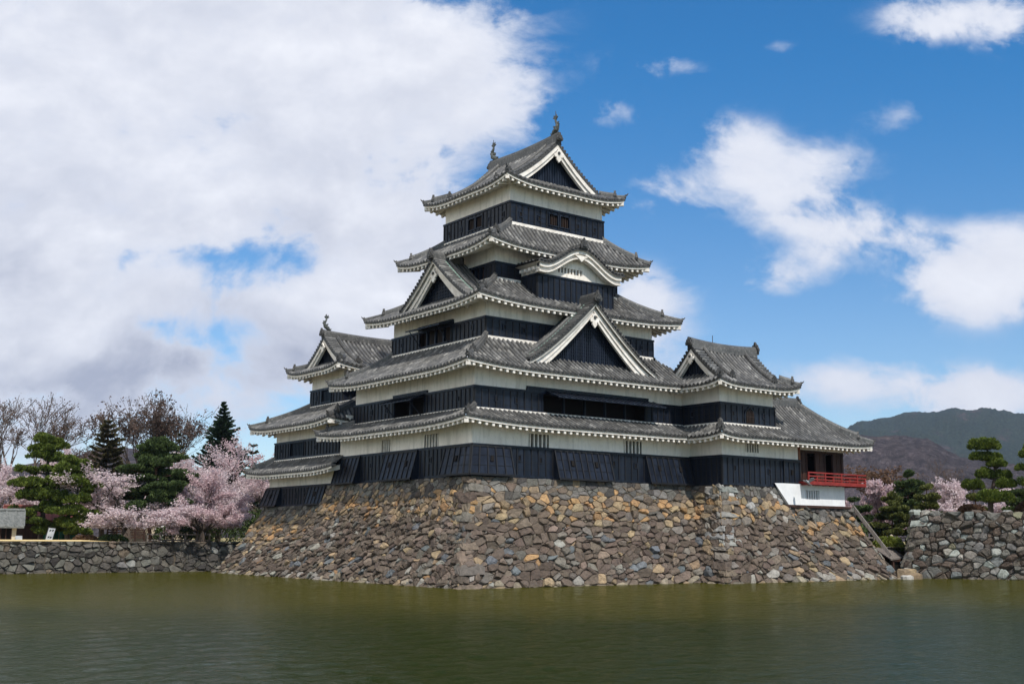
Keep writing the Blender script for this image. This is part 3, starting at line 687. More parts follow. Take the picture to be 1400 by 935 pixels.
def gable(parent, c, n, w, zb, zr, back, curve=1.18, foot=.55, ridge_top=.55, over=.24, face_in=.45, name='gable', copper=False, panel_m='board', bw=.42, ridge_back=None):
    """triangular dormer gable. c = plan point at the board plane, n = outward direction, back = depth of its roof behind the plane"""
    n = Vector((*n, 0)); u = Vector((-n.y, n.x, 0)) * 1.0
    cc = Vector((*c, 0))
    def P(a, d, z): q = cc + u * a + n * d; return Vector((q.x, q.y, z))
    root = MB(); 
    # face of black vertical boards, set back
    def zc(x, ww=w): return zb + (zr - zb) * (1 - min(1, abs(x) / ww)) ** curve
    N = 24; fi = -face_in
    for i in range(N):
        x0, x1 = -w + 2 * w * i / N, -w + 2 * w * (i + 1) / N
        root.face([P(x0, fi, zb - .5), P(x1, fi, zb - .5), P(x1, fi, zc(x1)), P(x0, fi, zc(x0))])
    st = .17; k = int(2 * w / st)
    for i in range(k + 1):
        x = -w + .05 + (2 * w - .1) * i / k; h = zc(x) - .05
        if h > zb: q = root.box([P(x - .03, fi + .05, zb - .4), P(x + .03, fi + .05, zb - .4), P(x + .03, fi - .01, zb - .4), P(x - .03, fi - .01, zb - .4), P(x - .03, fi + .05, h), P(x + .03, fi + .05, h), P(x + .03, fi - .01, h), P(x - .03, fi - .01, h)])
    for i in range(1, int((zr - zb) / .2)):
        z = zb + i * .2; xx = w * (1 - ((z - zb) / (zr - zb)) ** (1 / curve)) - .1
        if xx > .2: root.box([P(-xx, fi + .035, z - .02), P(xx, fi + .035, z - .02), P(xx, fi, z - .02), P(-xx, fi, z - .02), P(-xx, fi + .035, z + .02), P(xx, fi + .035, z + .02), P(xx, fi, z + .02), P(-xx, fi, z + .02)])
    g = root.build(name, panel_m, parent)
    bargeboards(g, P, w, zb, zr, curve, width=bw)
    pendant(g, P, zr - bw * 1.9, .52 * (bw / .42), .16)
    # roof slopes
    mb = MB(); W = w + foot; zt = zr + .34; zf0 = zb + .10
    def zs(x): return zf0 - .12 * foot + (zt - zf0) * (1 - min(1, abs(x) / W)) ** (curve + .03)
    n2 = 16
    for sg in (-1, 1):
        for i in range(n2):
            x0, x1 = sg * W * i / n2, sg * W * (i + 1) / n2
            f = [P(x0, over, zs(x0)), P(x1, over, zs(x1)), P(x1, -back, zs(x1)), P(x0, -back, zs(x0))]
            mb.face(f if sg < 0 else f[::-1], 1)
            f2 = [P(x0, over, zs(x0) - .16), P(x1, over, zs(x1) - .16), P(x1, -back, zs(x1) - .16), P(x0, -back, zs(x0) - .16)]
            mb.face(f2[::-1] if sg < 0 else f2, 2)
            mb.face([P(x0, over, zs(x0) - .16), P(x1, over, zs(x1) - .16), P(x1, over, zs(x1)), P(x0, over, zs(x0))], 1)
            mb.face([P(x0, over - .06, zs(x0) - .28), P(x1, over - .06, zs(x1) - .28), P(x1, over - .06, zs(x1) - .16), P(x0, over - .06, zs(x0) - .16)], 2)
        # rows of round tiles running down the slope
        r = .085; prof = [(-1, -.25), (-.8, .55), (0, 1), (.8, .55), (1, -.25)]; kk = len(prof)
        d = over - .95
        while d > -back:
            rid = rnd.randint(0, 9999); b0 = len(mb.v); seg = 10
            for j in range(seg + 1):
                x = sg * W * (.02 + .97 * j / seg); sl = (zs(x + sg * .02) - zs(x)) / .02
                for (px, pz) in prof: q = P(x, d + px * r, zs(x) + .02 + pz * r); mb.v.append(tuple(q))
            for j in range(seg):
                for x in range(kk - 1):
                    A = b0 + j * kk + x; q = (A, A + 1, A + 1 + kk, A + kk); mb.f.append(q if sg < 0 else q[::-1]); mb.m.append(0)
                    L_ = W * 1.3 / .28; mb.uv.append([(rid + .5, L_ * (1 - (j + .5) / seg))] * 4)
            d -= TSP
        # verge tiles: short rows across the edge
        L = 0; px, pz = 0, zs(0); x = .12
        while x < W - .1:
            X = sg * x; rid = rnd.randint(0, 9999); sl = (zs(X + .01) - zs(X - .01)) / .02; ln = math.hypot(1, sl); tx, tz = 1 / ln, sl / ln; nx, nz = -tz, tx
            b0 = len(mb.v); rr = .105
            for dd in (over + .05, over - .38, over - .80):
                for (qx, qz) in prof: mb.v.append(tuple(P(X + tx * qx * rr + nx * (qz * rr + .03), dd, zs(X) + tz * qx * rr + nz * (qz * rr + .03))))
            for j in range(2):
                for y in range(kk - 1):
                    A = b0 + j * kk + y; mb.f.append((A, A + 1, A + 1 + kk, A + kk)); mb.m.append(0); mb.uv.append([(rid + .5, j * 1.3 + .4)] * 4)
            mb.f.append(tuple(range(b0, b0 + kk))); mb.m.append(1); mb.uv.append([(0, 0)] * kk)
            x += .27 / ln
        if copper:
            for i in range(n2):
                x0, x1 = sg * W * i / n2, sg * W * (i + 1) / n2; o1 = .1
                mb.box([P(x0, over - .82, zs(x0) + .03), P(x1, over - .82, zs(x1) + .03), P(x1, over - .90 - .06, zs(x1) + .03), P(x0, over - .96, zs(x0) + .03),
                        P(x0, over - .82, zs(x0) + o1), P(x1, over - .82, zs(x1) + o1), P(x1, over - .96, zs(x1) + o1), P(x0, over - .96, zs(x0) + o1)], 3)
    rf = mb.build('gable_roof', ['tile', 'tiledark', 'trim', 'copper'], g)
    mr = MB(); rb = back if ridge_back is None else ridge_back
    sweep(mr, [P(0, over + .02, zt - .02), P(0, -rb * .5, zt - .05), P(0, -rb, zt - .05)], .34, ridge_top)
    mr.build('ridge', 'ridge', g)
    mo = MB(); oni(mo, P(0, over + .12, zt - .02), n, .50); mo.build('ridge_end_tile', 'tiledark', g)
    # small descending ridges' end tiles at the feet
    mf = MB()
    for sg in (-1, 1):
        pts = [P(sg * W * f, over - 1.12, zs(sg * W * f) + .05) for f in (.06, .3, .55, .8, .97)]
        sweep(mf, pts, .24, .24); oni(mf, pts[-1] + Vector((0, 0, .05)), u * sg, .34, 1)
    mf.build('verge_ridge', ['ridge', 'tiledark'], g)
    return g
def fish(parent, p, d, h=1.0, name='fish_finial'):
    """roof-end fish with its head on the ridge and tail in the air; d = direction its belly faces"""
    d = Vector((d[0], d[1], 0)).normalized(); p = Vector(p); z = Vector((0, 0, 1)); a = Vector((-d.y, d.x, 0)); mb = MB()
    path = [(-.30, .02), (-.12, .16), (.06, .26), (.14, .45), (.10, .62), (.0, .76), (-.03, .88)]
    rad = [.08, .15, .15, .12, .09, .065, .04]
    mb.tube([p + d * (x * h) + z * (y * h) for x, y in path], [r * h for r in rad], 8)
    def fin(pts, t=.05): mb.prism([p + d * (x * h) + z * (y * h) - a * (t * h / 2) for x, y in pts], a * (t * h))
    fin([(-.05, .84), (.04, .82), (.20, 1.0), (.10, 1.02), (.06, 1.16), (-.03, 1.04), (-.16, 1.14), (-.16, 1.0), (-.26, .98)])
    fin([(.24, .42), (.34, .52), (.24, .58), (.28, .68), (.16, .66), (.14, .5)], .04); fin([(-.02, .36), (-.12, .5), (-.1, .36)], .2); fin([(-.3, .1), (-.42, .16), (-.36, .0)], .12)
    return mb.build(name, 'bronze', parent)
def rod(parent, p, h): 
    mb = MB(); mb.tube([p, Vector(p) + Vector((0, 0, h))], .022, 4); return mb.build('lightning_rod', 'iron', parent)
def irimoya(parent, outer, ze, rise, axis, Dh, lift=.3, ov=1.2, a=.55, bw=.40, sides='SWEN', gable_sides=None, ridge_h=.7, copper=False, hips=('SW', 'SE', 'NW', 'NE'), foot=.25):
    """hip-and-gable roof; axis 'x' or 'y' = direction of the main ridge"""
    X0, X1, Y0, Y1 = outer; half = (Y1 - Y0) / 2 if axis == 'x' else (X1 - X0) / 2
    f = lambda v: rise * (a * v / half + (1 - a) * (v / half) * abs(v / half))
    mainD = half
    spec = {'S': ((X0, Y0), (1, 0), (0, 1), X1 - X0), 'W': ((X0, Y1), (0, -1), (1, 0), Y1 - Y0), 'E': ((X1, Y0), (0, 1), (-1, 0), Y1 - Y0), 'N': ((X1, Y1), (-1, 0), (0, -1), X1 - X0)}
    mains = 'SN' if axis == 'x' else 'WE'; mb = MB(); me = MB(); S = {}
    for k in sides:
        e, u, i, L = spec[k]; D = mainD if k in mains else Dh + .5
        S[k] = Side(e, u, i, L, D, f, ze, lift, 1, 1, Dh if k in mains else D)
        roof_tiles(mb, S[k]); eave(me, S[k], ov)
    ro = mb.build('tiled_roof', ['tile', 'tiledark', 'trim'], parent); me.build('eave', 'trim', ro)
    for h in hips:
        k, r = {'SW': ('S', False), 'SE': ('S', True), 'NW': ('W', False), 'NE': ('N', False)}[h]
        if k in S: hip(ro, S[k], r, Dh, split=.35)
    zr = ze + rise
    cx, cy = (X0 + X1) / 2, (Y0 + Y1) / 2
    ends = {'x': (('W', (X0 + Dh, cy), (-1, 0)), ('E', (X1 - Dh, cy), (1, 0))), 'y': (('S', (cx, Y0 + Dh), (0, -1)), ('N', (cx, Y1 - Dh), (0, 1)))}[axis]
    for k, c, n in ends:
        if gable_sides and k not in gable_sides: continue
        w = half - Dh - .12; zb = ze + f(Dh) + .08
        gable_front(parent, c, n, w, zb, zr, f, half, Dh, ze, bw)
    mr = MB()
    if axis == 'x': A, B = Vector((X0 + Dh - .25, cy, zr)), Vector((X1 - Dh + .25, cy, zr))
    else: A, B = Vector((cx, Y0 + Dh - .25, zr)), Vector((cx, Y1 - Dh + .25, zr))
    pts = [A.lerp(B, t) + Vector((0, 0, .14 * (2 * t - 1) ** 2 - .05)) for t in (0, .12, .25, .4, .5, .6, .75, .88, 1)]
    sweep(mr, pts, .42, ridge_h); d = (A - B).normalized()
    oni(mr, A + Vector((0, 0, .12)) + d * .08, d, .40, 1); oni(mr, B + Vector((0, 0, .12)) - d * .08, -d, .40, 1)
    mr.build('ridge', ['ridge', 'tiledark'], ro)
    return ro, S, A + Vector((0, 0, ridge_h + .12)), B + Vector((0, 0, ridge_h + .12))
def gable_front(parent, c, n, w, zb, zr, f, half, Dh, ze, bw):
    n = Vector((*n, 0)); u = Vector((-n.y, n.x, 0)); cc = Vector((*c, 0))
    def P(a, d, z): q = cc + u * a + n * d; return Vector((q.x, q.y, z))
    zroof = lambda x: ze + f(half - abs(x))
    root = MB(); N = 16; fi = -.38
    for i in range(N):
        x0, x1 = -w + 2 * w * i / N, -w + 2 * w * (i + 1) / N
        root.face([P(x0, fi, zb - .3), P(x1, fi, zb - .3), P(x1, fi, zroof(x1) - .08), P(x0, fi, zroof(x0) - .08)])
    k = int(2 * w / .2)
    for i in range(k + 1):
        x = -w + .05 + (2 * w - .1) * i / k; h = zroof(x) - .1
        if h > zb: root.box([P(x - .03, fi + .045, zb - .3), P(x + .03, fi + .045, zb - .3), P(x + .03, fi, zb - .3), P(x - .03, fi, zb - .3), P(x - .03, fi + .045, h), P(x + .03, fi + .045, h), P(x + .03, fi, h), P(x - .03, fi, h)])
    g = root.build('gable', 'board', parent)
    mb = MB(); n2 = 14; W = half - Dh + .05
    for sg in (-1, 1):
        for wd, d0, d1 in ((bw * .55, -.05, .16), (bw, -.15, .06)):
            for i in range(n2):
                x0, x1 = sg * W * i / n2, sg * W * (i + 1) / n2; z0, z1 = zroof(x0) - .12, zroof(x1) - .12; b0, b1 = z0 - wd * 1.35 * (1 + .1 * i / n2), z1 - wd * 1.35 * (1 + .1 * (i + 1) / n2)
                mb.box([P(x0, d0, b0), P(x1, d0, b1), P(x1, d1, b1), P(x0, d1, b0), P(x0, d0, z0), P(x1, d0, z1), P(x1, d1, z1), P(x0, d1, z0)])
    mb.build('bargeboard', 'trim', g)
    pendant(g, P, zr - bw * 2.05, .5 * bw / .42, .17)
    mv = MB(); prof = [(-1, -.25), (-.8, .55), (0, 1), (.8, .55), (1, -.25)]; kk = 5
    for sg in (-1, 1):
        x = .14
        while x < W:
            X = sg * x; sl = (zroof(X + .01) - zroof(X - .01)) / .02; L = math.hypot(1, sl); tx, tz = 1 / L, sl / L; nx, nz = -tz, tx; rr = .10; b0 = len(mv.v); rid = rnd.randint(0, 9999)
            for dd in (.20, -.2, -.62):
                for qx, qz in prof: mv.v.append(tuple(P(X + tx * qx * rr + nx * (qz * rr + .06), dd, zroof(X) + tz * qx * rr + nz * (qz * rr + .06))))
            for j in range(2):
                for y in range(kk - 1):
                    A = b0 + j * kk + y; mv.f.append((A, A + 1, A + 1 + kk, A + kk)); mv.m.append(0); mv.uv.append([(rid + .5, j * 1.3 + .4)] * 4)
            mv.f.append(tuple(range(b0, b0 + kk))); mv.m.append(1); mv.uv.append([(0, 0)] * kk)
            x += .27 / L
        for i in range(n2):
            x0, x1 = sg * W * i / n2, sg * W * (i + 1) / n2
            mv.box([P(x0, -.6, zroof(x0) - .14), P(x1, -.6, zroof(x1) - .14), P(x1, .2, zroof(x1) - .14), P(x0, .2, zroof(x0) - .14), P(x0, -.6, zroof(x0) + .04), P(x1, -.6, zroof(x1) + .04), P(x1, .2, zroof(x1) + .04), P(x0, .2, zroof(x0) + .04)], 1)
        pts = [P(sg * W * q, -.85, zroof(sg * W * q) + .05) for q in (.05, .3, .6, .85, 1.0, 1.12)]
        sweep(mv, pts, .26, .30, 2); oni(mv, pts[-1] + Vector((0, 0, .05)), u * sg, .40, 1)
    mv.build('verge_tiles', ['tile', 'tiledark', 'ridge'], g)
    return g

# ------------------------------------------------------------------ ground, water, hills
def water():
    """rippled sheet: fine polar grid over the moat, flat sheet below it for the rest"""
    import numpy as np
    rs = [6.0]
    while rs[-1] < 105: rs.append(rs[-1] * 1.0062)
    r = np.array(rs); az = np.radians(np.arange(-48, 122.01, .33)); A, Rr = np.meshgrid(az, r)
    X = CAM.x + Rr * np.sin(A); Y = CAM.y + Rr * np.cos(A); Z = np.zeros_like(X); rg = np.random.RandomState(3)
    for i in range(60):
        lam = .22 * (6.0 ** rg.rand()); th = math.radians(115) + rg.randn() * .75; k = 2 * math.pi / lam
        fade = np.clip(1.6 - (Rr * .0060 * 2.2) / lam, 0, 1)
        Z += fade * lam * WAVE * np.sin(k * (X * math.cos(th) + Y * math.sin(th)) + rg.rand() * 6.283 + .8 * np.sin(X * .21 * rg.rand() + Y * .17 + i))
    gust = .62 + .38 * np.sin(X * .13 + 1.3 * np.sin(Y * .09)) * np.sin(Y * .11 + 1.1 * np.sin(X * .07) + 1)
    Z *= gust
    n, m = X.shape; v = np.stack([X, Y, Z], -1).reshape(-1, 3); I = np.arange(n * m).reshape(n, m)
    f = np.stack([I[:-1, :-1], I[:-1, 1:], I[1:, 1:], I[1:, :-1]], -1).reshape(-1, 4)
    vs = v.tolist() + [[-400, -400, -.12], [400, -400, -.12], [400, 120, -.12], [-400, 120, -.12]]; b = n * m
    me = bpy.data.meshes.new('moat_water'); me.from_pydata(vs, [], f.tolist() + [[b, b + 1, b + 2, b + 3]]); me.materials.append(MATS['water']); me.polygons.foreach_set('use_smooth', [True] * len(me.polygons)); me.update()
    o = bpy.data.objects.new('moat_water', me); C.objects.link(o); struct(o)
WAVE = .0035
def setting():
    mb = MB(); zg = 1.95
    for q in ([(-6000, 21.3), (6000, 21.3), (6000, 6000), (-6000, 6000)], [(-8.6, -9.2), (6000, -9.2), (6000, 21.3), (-8.6, 21.3)], [(20.6, -600), (6000, -600), (6000, -9.2), (20.6, -9.2)]):
        pass
    # one sheet: the land round the moat
    me = [(-6000, 6000, zg), (-6000, 21.4, zg), (-9, 21.4, zg), (-9, -8.5, zg), (19.5, -9.3, zg), (23.2, -11.2, zg), (24.4, -13.4, zg), (42, -41, zg), (600, -900, zg), (6000, -900, zg), (6000, 6000, zg)]
    mb.face(me)
    g = struct(mb.build('ground', 'ground'))
    water()
    m = MB(); m.face([(-90, 21.5, 2.06), (-18.4, 21.5, 2.06), (-20.2, 22.6, 2.15), (-90, 22.6, 2.19)]); m.face([(-90, 22.6, 2.19), (-20.2, 22.6, 2.15), (-16, 26, 1.9), (-90, 26.5, 1.9)]); struct(m.build('grass_verge', 'drygrass'))
    m = MB(); m.face([(23.05, -12.75, 4.08), (40.6, -40.2, 4.08), (52, -33, 4.08), (34, -6.5, 4.08)])
    m.face([(28.4, -9.3, 4.08), (34, -6.5, 4.08), (36, -4.2, 1.9), (28.6, -8.4, 1.9)][::1]); m.face([(34, -6.5, 4.08), (52, -33, 4.08), (55, -31, 1.9), (36, -4.2, 1.9)])
    struct(m.build('terrace_ground', 'ground'))
def ridge_mesh(name, m, prof, r0, r1, base, noise_amp, seed, mname, r_back):
    """terrain whose skyline rises prof(azimuth) (tangent of elevation) at distance r1"""
    n_r = 40; vs = []; fs = []; azs = [-30 + .8 * i for i in range(56)] + [14.6 + .12 * i for i in range(50)] + [20.6 + 1.0 * i for i in range(28)] + [48.2 + .07 * i for i in range(250)] + [65.7 + 1.2 * i for i in range(50)]; n_a = len(azs) - 1
    for i in range(n_a + 1):
        az = azs[i]
        h1 = prof(az) * r1 + CAM.z
        for j in range(n_r + 1):
            t = j / n_r; r = r0 + (r_back - r0) * t
            k = (r - r0) / (r1 - r0)
            e = (math.sin(min(k, 1) * math.pi / 2) ** 1.15) if k <= 1 else max(0, 1 - ((r - r1) / (r_back - r1)) ** 1.6)
            x, y = CAM.x + r * math.sin(R(az)), CAM.y + r * math.cos(R(az))
            nz = mnoise.fractal(Vector((x / 260, y / 260, seed)), 1.0, 2.0, 5) * noise_amp + mnoise.fractal(Vector((x / 45, y / 45, seed + 3)), 1.0, 2.0, 4) * noise_amp * .16
            z = base + (h1 - base) * e + nz * min(1, k * 2) * min(1, max(.0, h1 / 80)) * (1 if k < .85 else .12) + (mnoise.noise(Vector((x / 9, y / 9, seed + 7))) * .5 + mnoise.noise(Vector((x / 4, y / 4, seed + 9))) * .35) * r1 * .0019
            vs.append((x, y, z))
    w = n_r + 1
    for i in range(n_a):
        for j in range(n_r): fs.append((i * w + j, (i + 1) * w + j, (i + 1) * w + j + 1, i * w + j + 1))
    me = bpy.data.meshes.new(name); me.from_pydata(vs, [], fs); me.materials.append(MATS[mname]); me.polygons.foreach_set('use_smooth', [True] * len(fs)); me.update()
    o = bpy.data.objects.new(name, me); C.objects.link(o); return struct(o)
def interp(tab):
    def f(x):
        if x <= tab[0][0]: return tab[0][1]
        for (a, b), (c, d) in zip(tab, tab[1:]):
            if x <= c: t = (x - a) / (c - a); t = t * t * (3 - 2 * t); return b + (d - b) * t
        return tab[-1][1]
    return f
setting()
ridge_mesh('wooded_hill', None, interp([(-30, .03), (10, .04), (16, .052), (18, .058), (22, .04), (35, .03), (47, .055), (53.3, .077), (55, .0795), (57, .0745), (59.2, .057), (61.3, .049), (66, .05), (74, .07), (90, .05), (125, .04)]), 500, 1500, -2, 16, 1.3, 'hillnear', 2300)
ridge_mesh('far_mountain', None, interp([(-30, .02), (20, .03), (40, .045), (48, .062), (51.5, .076), (53.4, .089), (54.4, .0955), (55.6, .0985), (56.4, .1015), (58.4, .101), (59.6, .1005), (61.5, .0965), (66, .085), (76, .09), (90, .06), (125, .03)]), 1900, 3400, -2, 34, 7.7, 'hillfar', 5200)

# ------------------------------------------------------------------ dry-stone masonry
def clip_half(poly, nx, ny, c):
    out = []; n = len(poly)
    for i in range(n):
        a, b = poly[i], poly[(i + 1) % n]; da = a[0] * nx + a[1] * ny - c; db = b[0] * nx + b[1] * ny - c
        if da <= 0: out.append(a)
        if (da < 0 < db) or (db < 0 < da):
            t = da / (da - db); out.append((a[0] + (b[0] - a[0]) * t, a[1] + (b[1] - a[1]) * t))
    return out
def stone_cells(W, H, cw, ch, rg, skew=.0):
    pts = []; rows = max(2, round(H / ch))
    for r in range(rows):
        v = (r + .5) * H / rows; cwr = cw * rg.uniform(.8, 1.25); n = max(1, round(W / cwr)); o = rg.random()
        for i in range(-1, n + 1):
            u = (i + .5 + o - .5) * W / n
            p = (u + rg.uniform(-.42, .42) * cw, v + rg.uniform(-.48, .48) * ch)
            if rg.random() < .10: continue
            pts.append((p[0], p[1], rg.uniform(0, 1) ** 1.8 * cw * ch * 1.0))
            
            for _ in range(rg.choice((0, 0, 1, 1, 2))): pts.append((p[0] + rg.uniform(.3, .6) * cw * rg.choice((-1, 1)), p[1] + rg.uniform(-.55, .55) * ch, -cw * ch * rg.uniform(.10, .40)))
    g = {}; cs = max(cw, ch) * 1.5
    for i, p in enumerate(pts): g.setdefault((int(p[0] // cs), int(p[1] // cs)), []).append(i)
    cells = []; A = (cw / ch * .95) ** 2; cs_, sn_ = math.cos(skew), math.sin(skew); M11, M12, M22 = cs_ * cs_ + A * sn_ * sn_, cs_ * sn_ * (1 - A), sn_ * sn_ + A * cs_ * cs_
    for i, p in enumerate(pts):
        poly = [(0, 0), (W, 0), (W, H), (0, H)]; big = cs * 1.3
        poly = [(max(0, p[0] - big), max(0, p[1] - big)), (min(W, p[0] + big), max(0, p[1] - big)), (min(W, p[0] + big), min(H, p[1] + big)), (max(0, p[0] - big), min(H, p[1] + big))]
        if poly[0][0] >= poly[1][0] or poly[0][1] >= poly[3][1]: continue
        gx, gy = int(p[0] // cs), int(p[1] // cs)
        for dx in (-2, -1, 0, 1, 2):
            for dy in (-2, -1, 0, 1, 2):
                for j in g.get((gx + dx, gy + dy), ()):
                    if j == i: continue
                    q = pts[j]; du, dv = q[0] - p[0], (q[1] - p[1])
                    mx, my = M11 * du + M12 * dv, M12 * du + M22 * dv; nx, ny = 2 * mx, 2 * my
                    c = (q[0] * (M11 * q[0] + M12 * q[1]) + q[1] * (M12 * q[0] + M22 * q[1]) - q[2]) - (p[0] * (M11 * p[0] + M12 * p[1]) + p[1] * (M12 * p[0] + M22 * p[1]) - p[2])
                    poly = clip_half(poly, nx, ny, c)
                    if len(poly) < 3: break
                if len(poly) < 3: break
            if len(poly) < 3: break
        if len(poly) >= 3: cells.append((p, poly))
    return cells
def stone_face(mb, A0, A1, B0, B1, H, cw, ch, tint, seed, z0=-.35, curve=1.35, keep=None, bulge=.12, skew=0, relief=None):
    rg = random.Random(seed); A0, A1, B0, B1 = [Vector((*q, 0)) for q in (A0, A1, B0, B1)]
    W = ((A1 - A0).length + (B1 - B0).length) / 2; out = Vector(((A1 - A0).y, -(A1 - A0).x, 0)).normalized(); slope = math.hypot(H, ((A0 - B0).length + (A1 - B1).length) / 2 * .8); SH = slope
    def S(u, v, d=0):
        s = u / W; t = v / SH; tt = min(1, max(0, t)); k = 1 - (1 - tt) ** curve
        q = A0.lerp(A1, s).lerp(B0.lerp(B1, s), k); z = z0 + (H - z0) * t
        tl = .55 if curve > 1 else .1
        nn = (out + Vector((0, 0, tl))).normalized(); q = q + nn * d; return Vector((q.x, q.y, z + nn.z * d))
    nb = 12
    for i in range(nb):
        for j in range(8):
            a, b, c, d = i / nb * W, (i + 1) / nb * W, j / 8 * SH, (j + 1) / 8 * SH
            if keep and not keep(S((a + b) / 2, d - .01)): continue
            mb.face([S(a, c, -.04), S(b, c, -.04), S(b, d, -.04), S(a, d, -.04)], 1, col=(.03, .03, .03))
    for (p, poly) in stone_cells(W, SH, cw, ch, rg, skew):
        cx = sum(q[0] for q in poly) / len(poly); cy = sum(q[1] for q in poly) / len(poly); ctr = S(cx, cy)
        if keep and not keep(ctr): continue
        size = max(math.hypot(q[0] - cx, q[1] - cy) for q in poly)
        if size < .07: continue
        # cut extra corners so that stones are not neat cells
        rl = relief(ctr) if relief else 1
        n = len(poly); h = bulge * rg.uniform(.15, 1.6) * min(1, size / .3) * rl; tu, tv = rg.uniform(-.36, .36) * rl, rg.uniform(-.48, .28) * rl
        col = tint(ctr, rg, size); pts = []
        for i in range(n):
            a, b = poly[i], poly[(i + 1) % n]
            L = math.hypot(b[0] - a[0], b[1] - a[1])
            if L < .05: continue
            k1 = rg.uniform(.03, .13); pts.append((a[0] * (1 - k1) + b[0] * k1, a[1] * (1 - k1) + b[1] * k1))
            if L > .3: pts.append(((a[0] + b[0]) / 2 + rg.uniform(-.025, .025), (a[1] + b[1]) / 2 + rg.uniform(-.025, .025)))
            k2 = rg.uniform(.03, .13); pts.append((a[0] * k2 + b[0] * (1 - k2), a[1] * k2 + b[1] * (1 - k2)))
        if len(pts) < 3: continue
        def ring(k, d, jit):
            r = []
            for q in pts:
                du, dv = q[0] - cx, q[1] - cy
                r.append((cx + du * k, cy + dv * k, d + (tu * du + tv * dv) * (k if d > 0 else 0) + rg.uniform(-jit, jit) * (.3 + .7 * rl)))
            return r
        gapk = 1 - rg.uniform(.008, .03) / max(size, .12)
        r0, r1, r2 = ring(gapk, -.12, 0), ring(gapk * rg.uniform(.93, .985), h * rg.uniform(.45, .85) + .002, .022), ring(rg.uniform(.55, .8), h + .003, .030)
        v0, v1, v2 = [[S(*q) for q in r] for r in (r0, r1, r2)]; m = len(pts); c = S(cx + rg.uniform(-.2, .2) * size, cy + rg.uniform(-.2, .2) * size, h * 1.02 + rg.uniform(-.015, .03) * rl)
        for i in range(m):
            j = (i + 1) % m
            mb.face([v0[i], v0[j], v1[j], v1[i]], 0, col=col); mb.face([v1[i], v1[j], v2[j], v2[i]], 0, col=col); mb.face([v2[i], v2[j], c], 0, col=col)
def quoins(mb, A, B, H, da, db, tint, seed, z0=-.3, curve=1.35, hs=.52):
    """long corner stones laid alternately along both faces; da, db = plan directions of the two faces away from the corner"""
    rg = random.Random(seed); A = Vector((*A, 0)); B = Vector((*B, 0)); da = Vector((*da, 0)); db = Vector((*db, 0)); z = z0; i = 0
    while z < H - .1:
        h = min(hs * rg.uniform(.8, 1.25), H - z); t0 = max(0, (z - z0) / (H - z0)); t1 = min(1, (z + h - z0) / (H - z0))
        q0 = A.lerp(B, 1 - (1 - t0) ** curve); q1 = A.lerp(B, 1 - (1 - t1) ** curve); L1, L2 = (1.25, .55) if i % 2 else (.55, 1.2); L1 *= rg.uniform(.6, 1.3); L2 *= rg.uniform(.6, 1.3)
        o = -(da + db).normalized() * rg.uniform(.10, .17); col = tint(Vector((q0.x, q0.y, z + h / 2)), rg, .6); g = .022
        def J(v): return v + Vector((rg.uniform(-.09, .09), rg.uniform(-.09, .09), rg.uniform(-.07, .07)))
        bot = [q0 + o, q0 + o + da * L1, q0 + da * L1 + db * L2 - o, q0 + o + db * L2]; top = [q1 + o, q1 + o + da * L1 * .97, q1 + da * L1 + db * L2 - o, q1 + o + db * L2 * .97]
        lo = [J(Vector((p.x, p.y, z + g))) for p in bot]; hi = [J(Vector((p.x, p.y, z + h - g))) for p in top]
        N = 5
        for k in range(4):
            n = (k + 1) % 4; out = ((lo[k] + lo[n]) / 2 - sum(lo, Vector()) / 4); out.z = 0; out.normalize(); g2 = {}
            for i2 in range(N + 1):
                for j2 in range(4):
                    p = lo[k].lerp(lo[n], i2 / N).lerp(hi[k].lerp(hi[n], i2 / N), j2 / 3); e = (0 < i2 < N) and (0 < j2 < 3)
                    g2[i2, j2] = p + (out * rg.uniform(-.01, .085) if e else Vector()) + Vector((0, 0, rg.uniform(-.03, .03) if 0 < i2 < N else 0))
            for i2 in range(N):
                for j2 in range(3): mb.face([g2[i2, j2], g2[i2 + 1, j2], g2[i2 + 1, j2 + 1], g2[i2, j2 + 1]], 0, col=col)
        mb.face(hi, 0, col=col); mb.face(lo[::-1], 0, col=col)
        z += h; i += 1
def pick(rg, opts):
    t = rg.random() * sum(o[0] for o in opts)
    for w, c in opts:
        t -= w
        if t <= 0: break
    k = rg.uniform(.64, 1.08); return tuple(min(1, x * k * rg.uniform(.97, 1.03)) for x in c)
BROWN, DBROWN, GREY, PALE, TAN, ORANGE, BLUE, DARK = (.140, .110, .085), (.092, .070, .056), (.138, .124, .108), (.24, .228, .205), (.255, .190, .120), (.310, .190, .095), (.11, .12, .13), (.06, .055, .052)
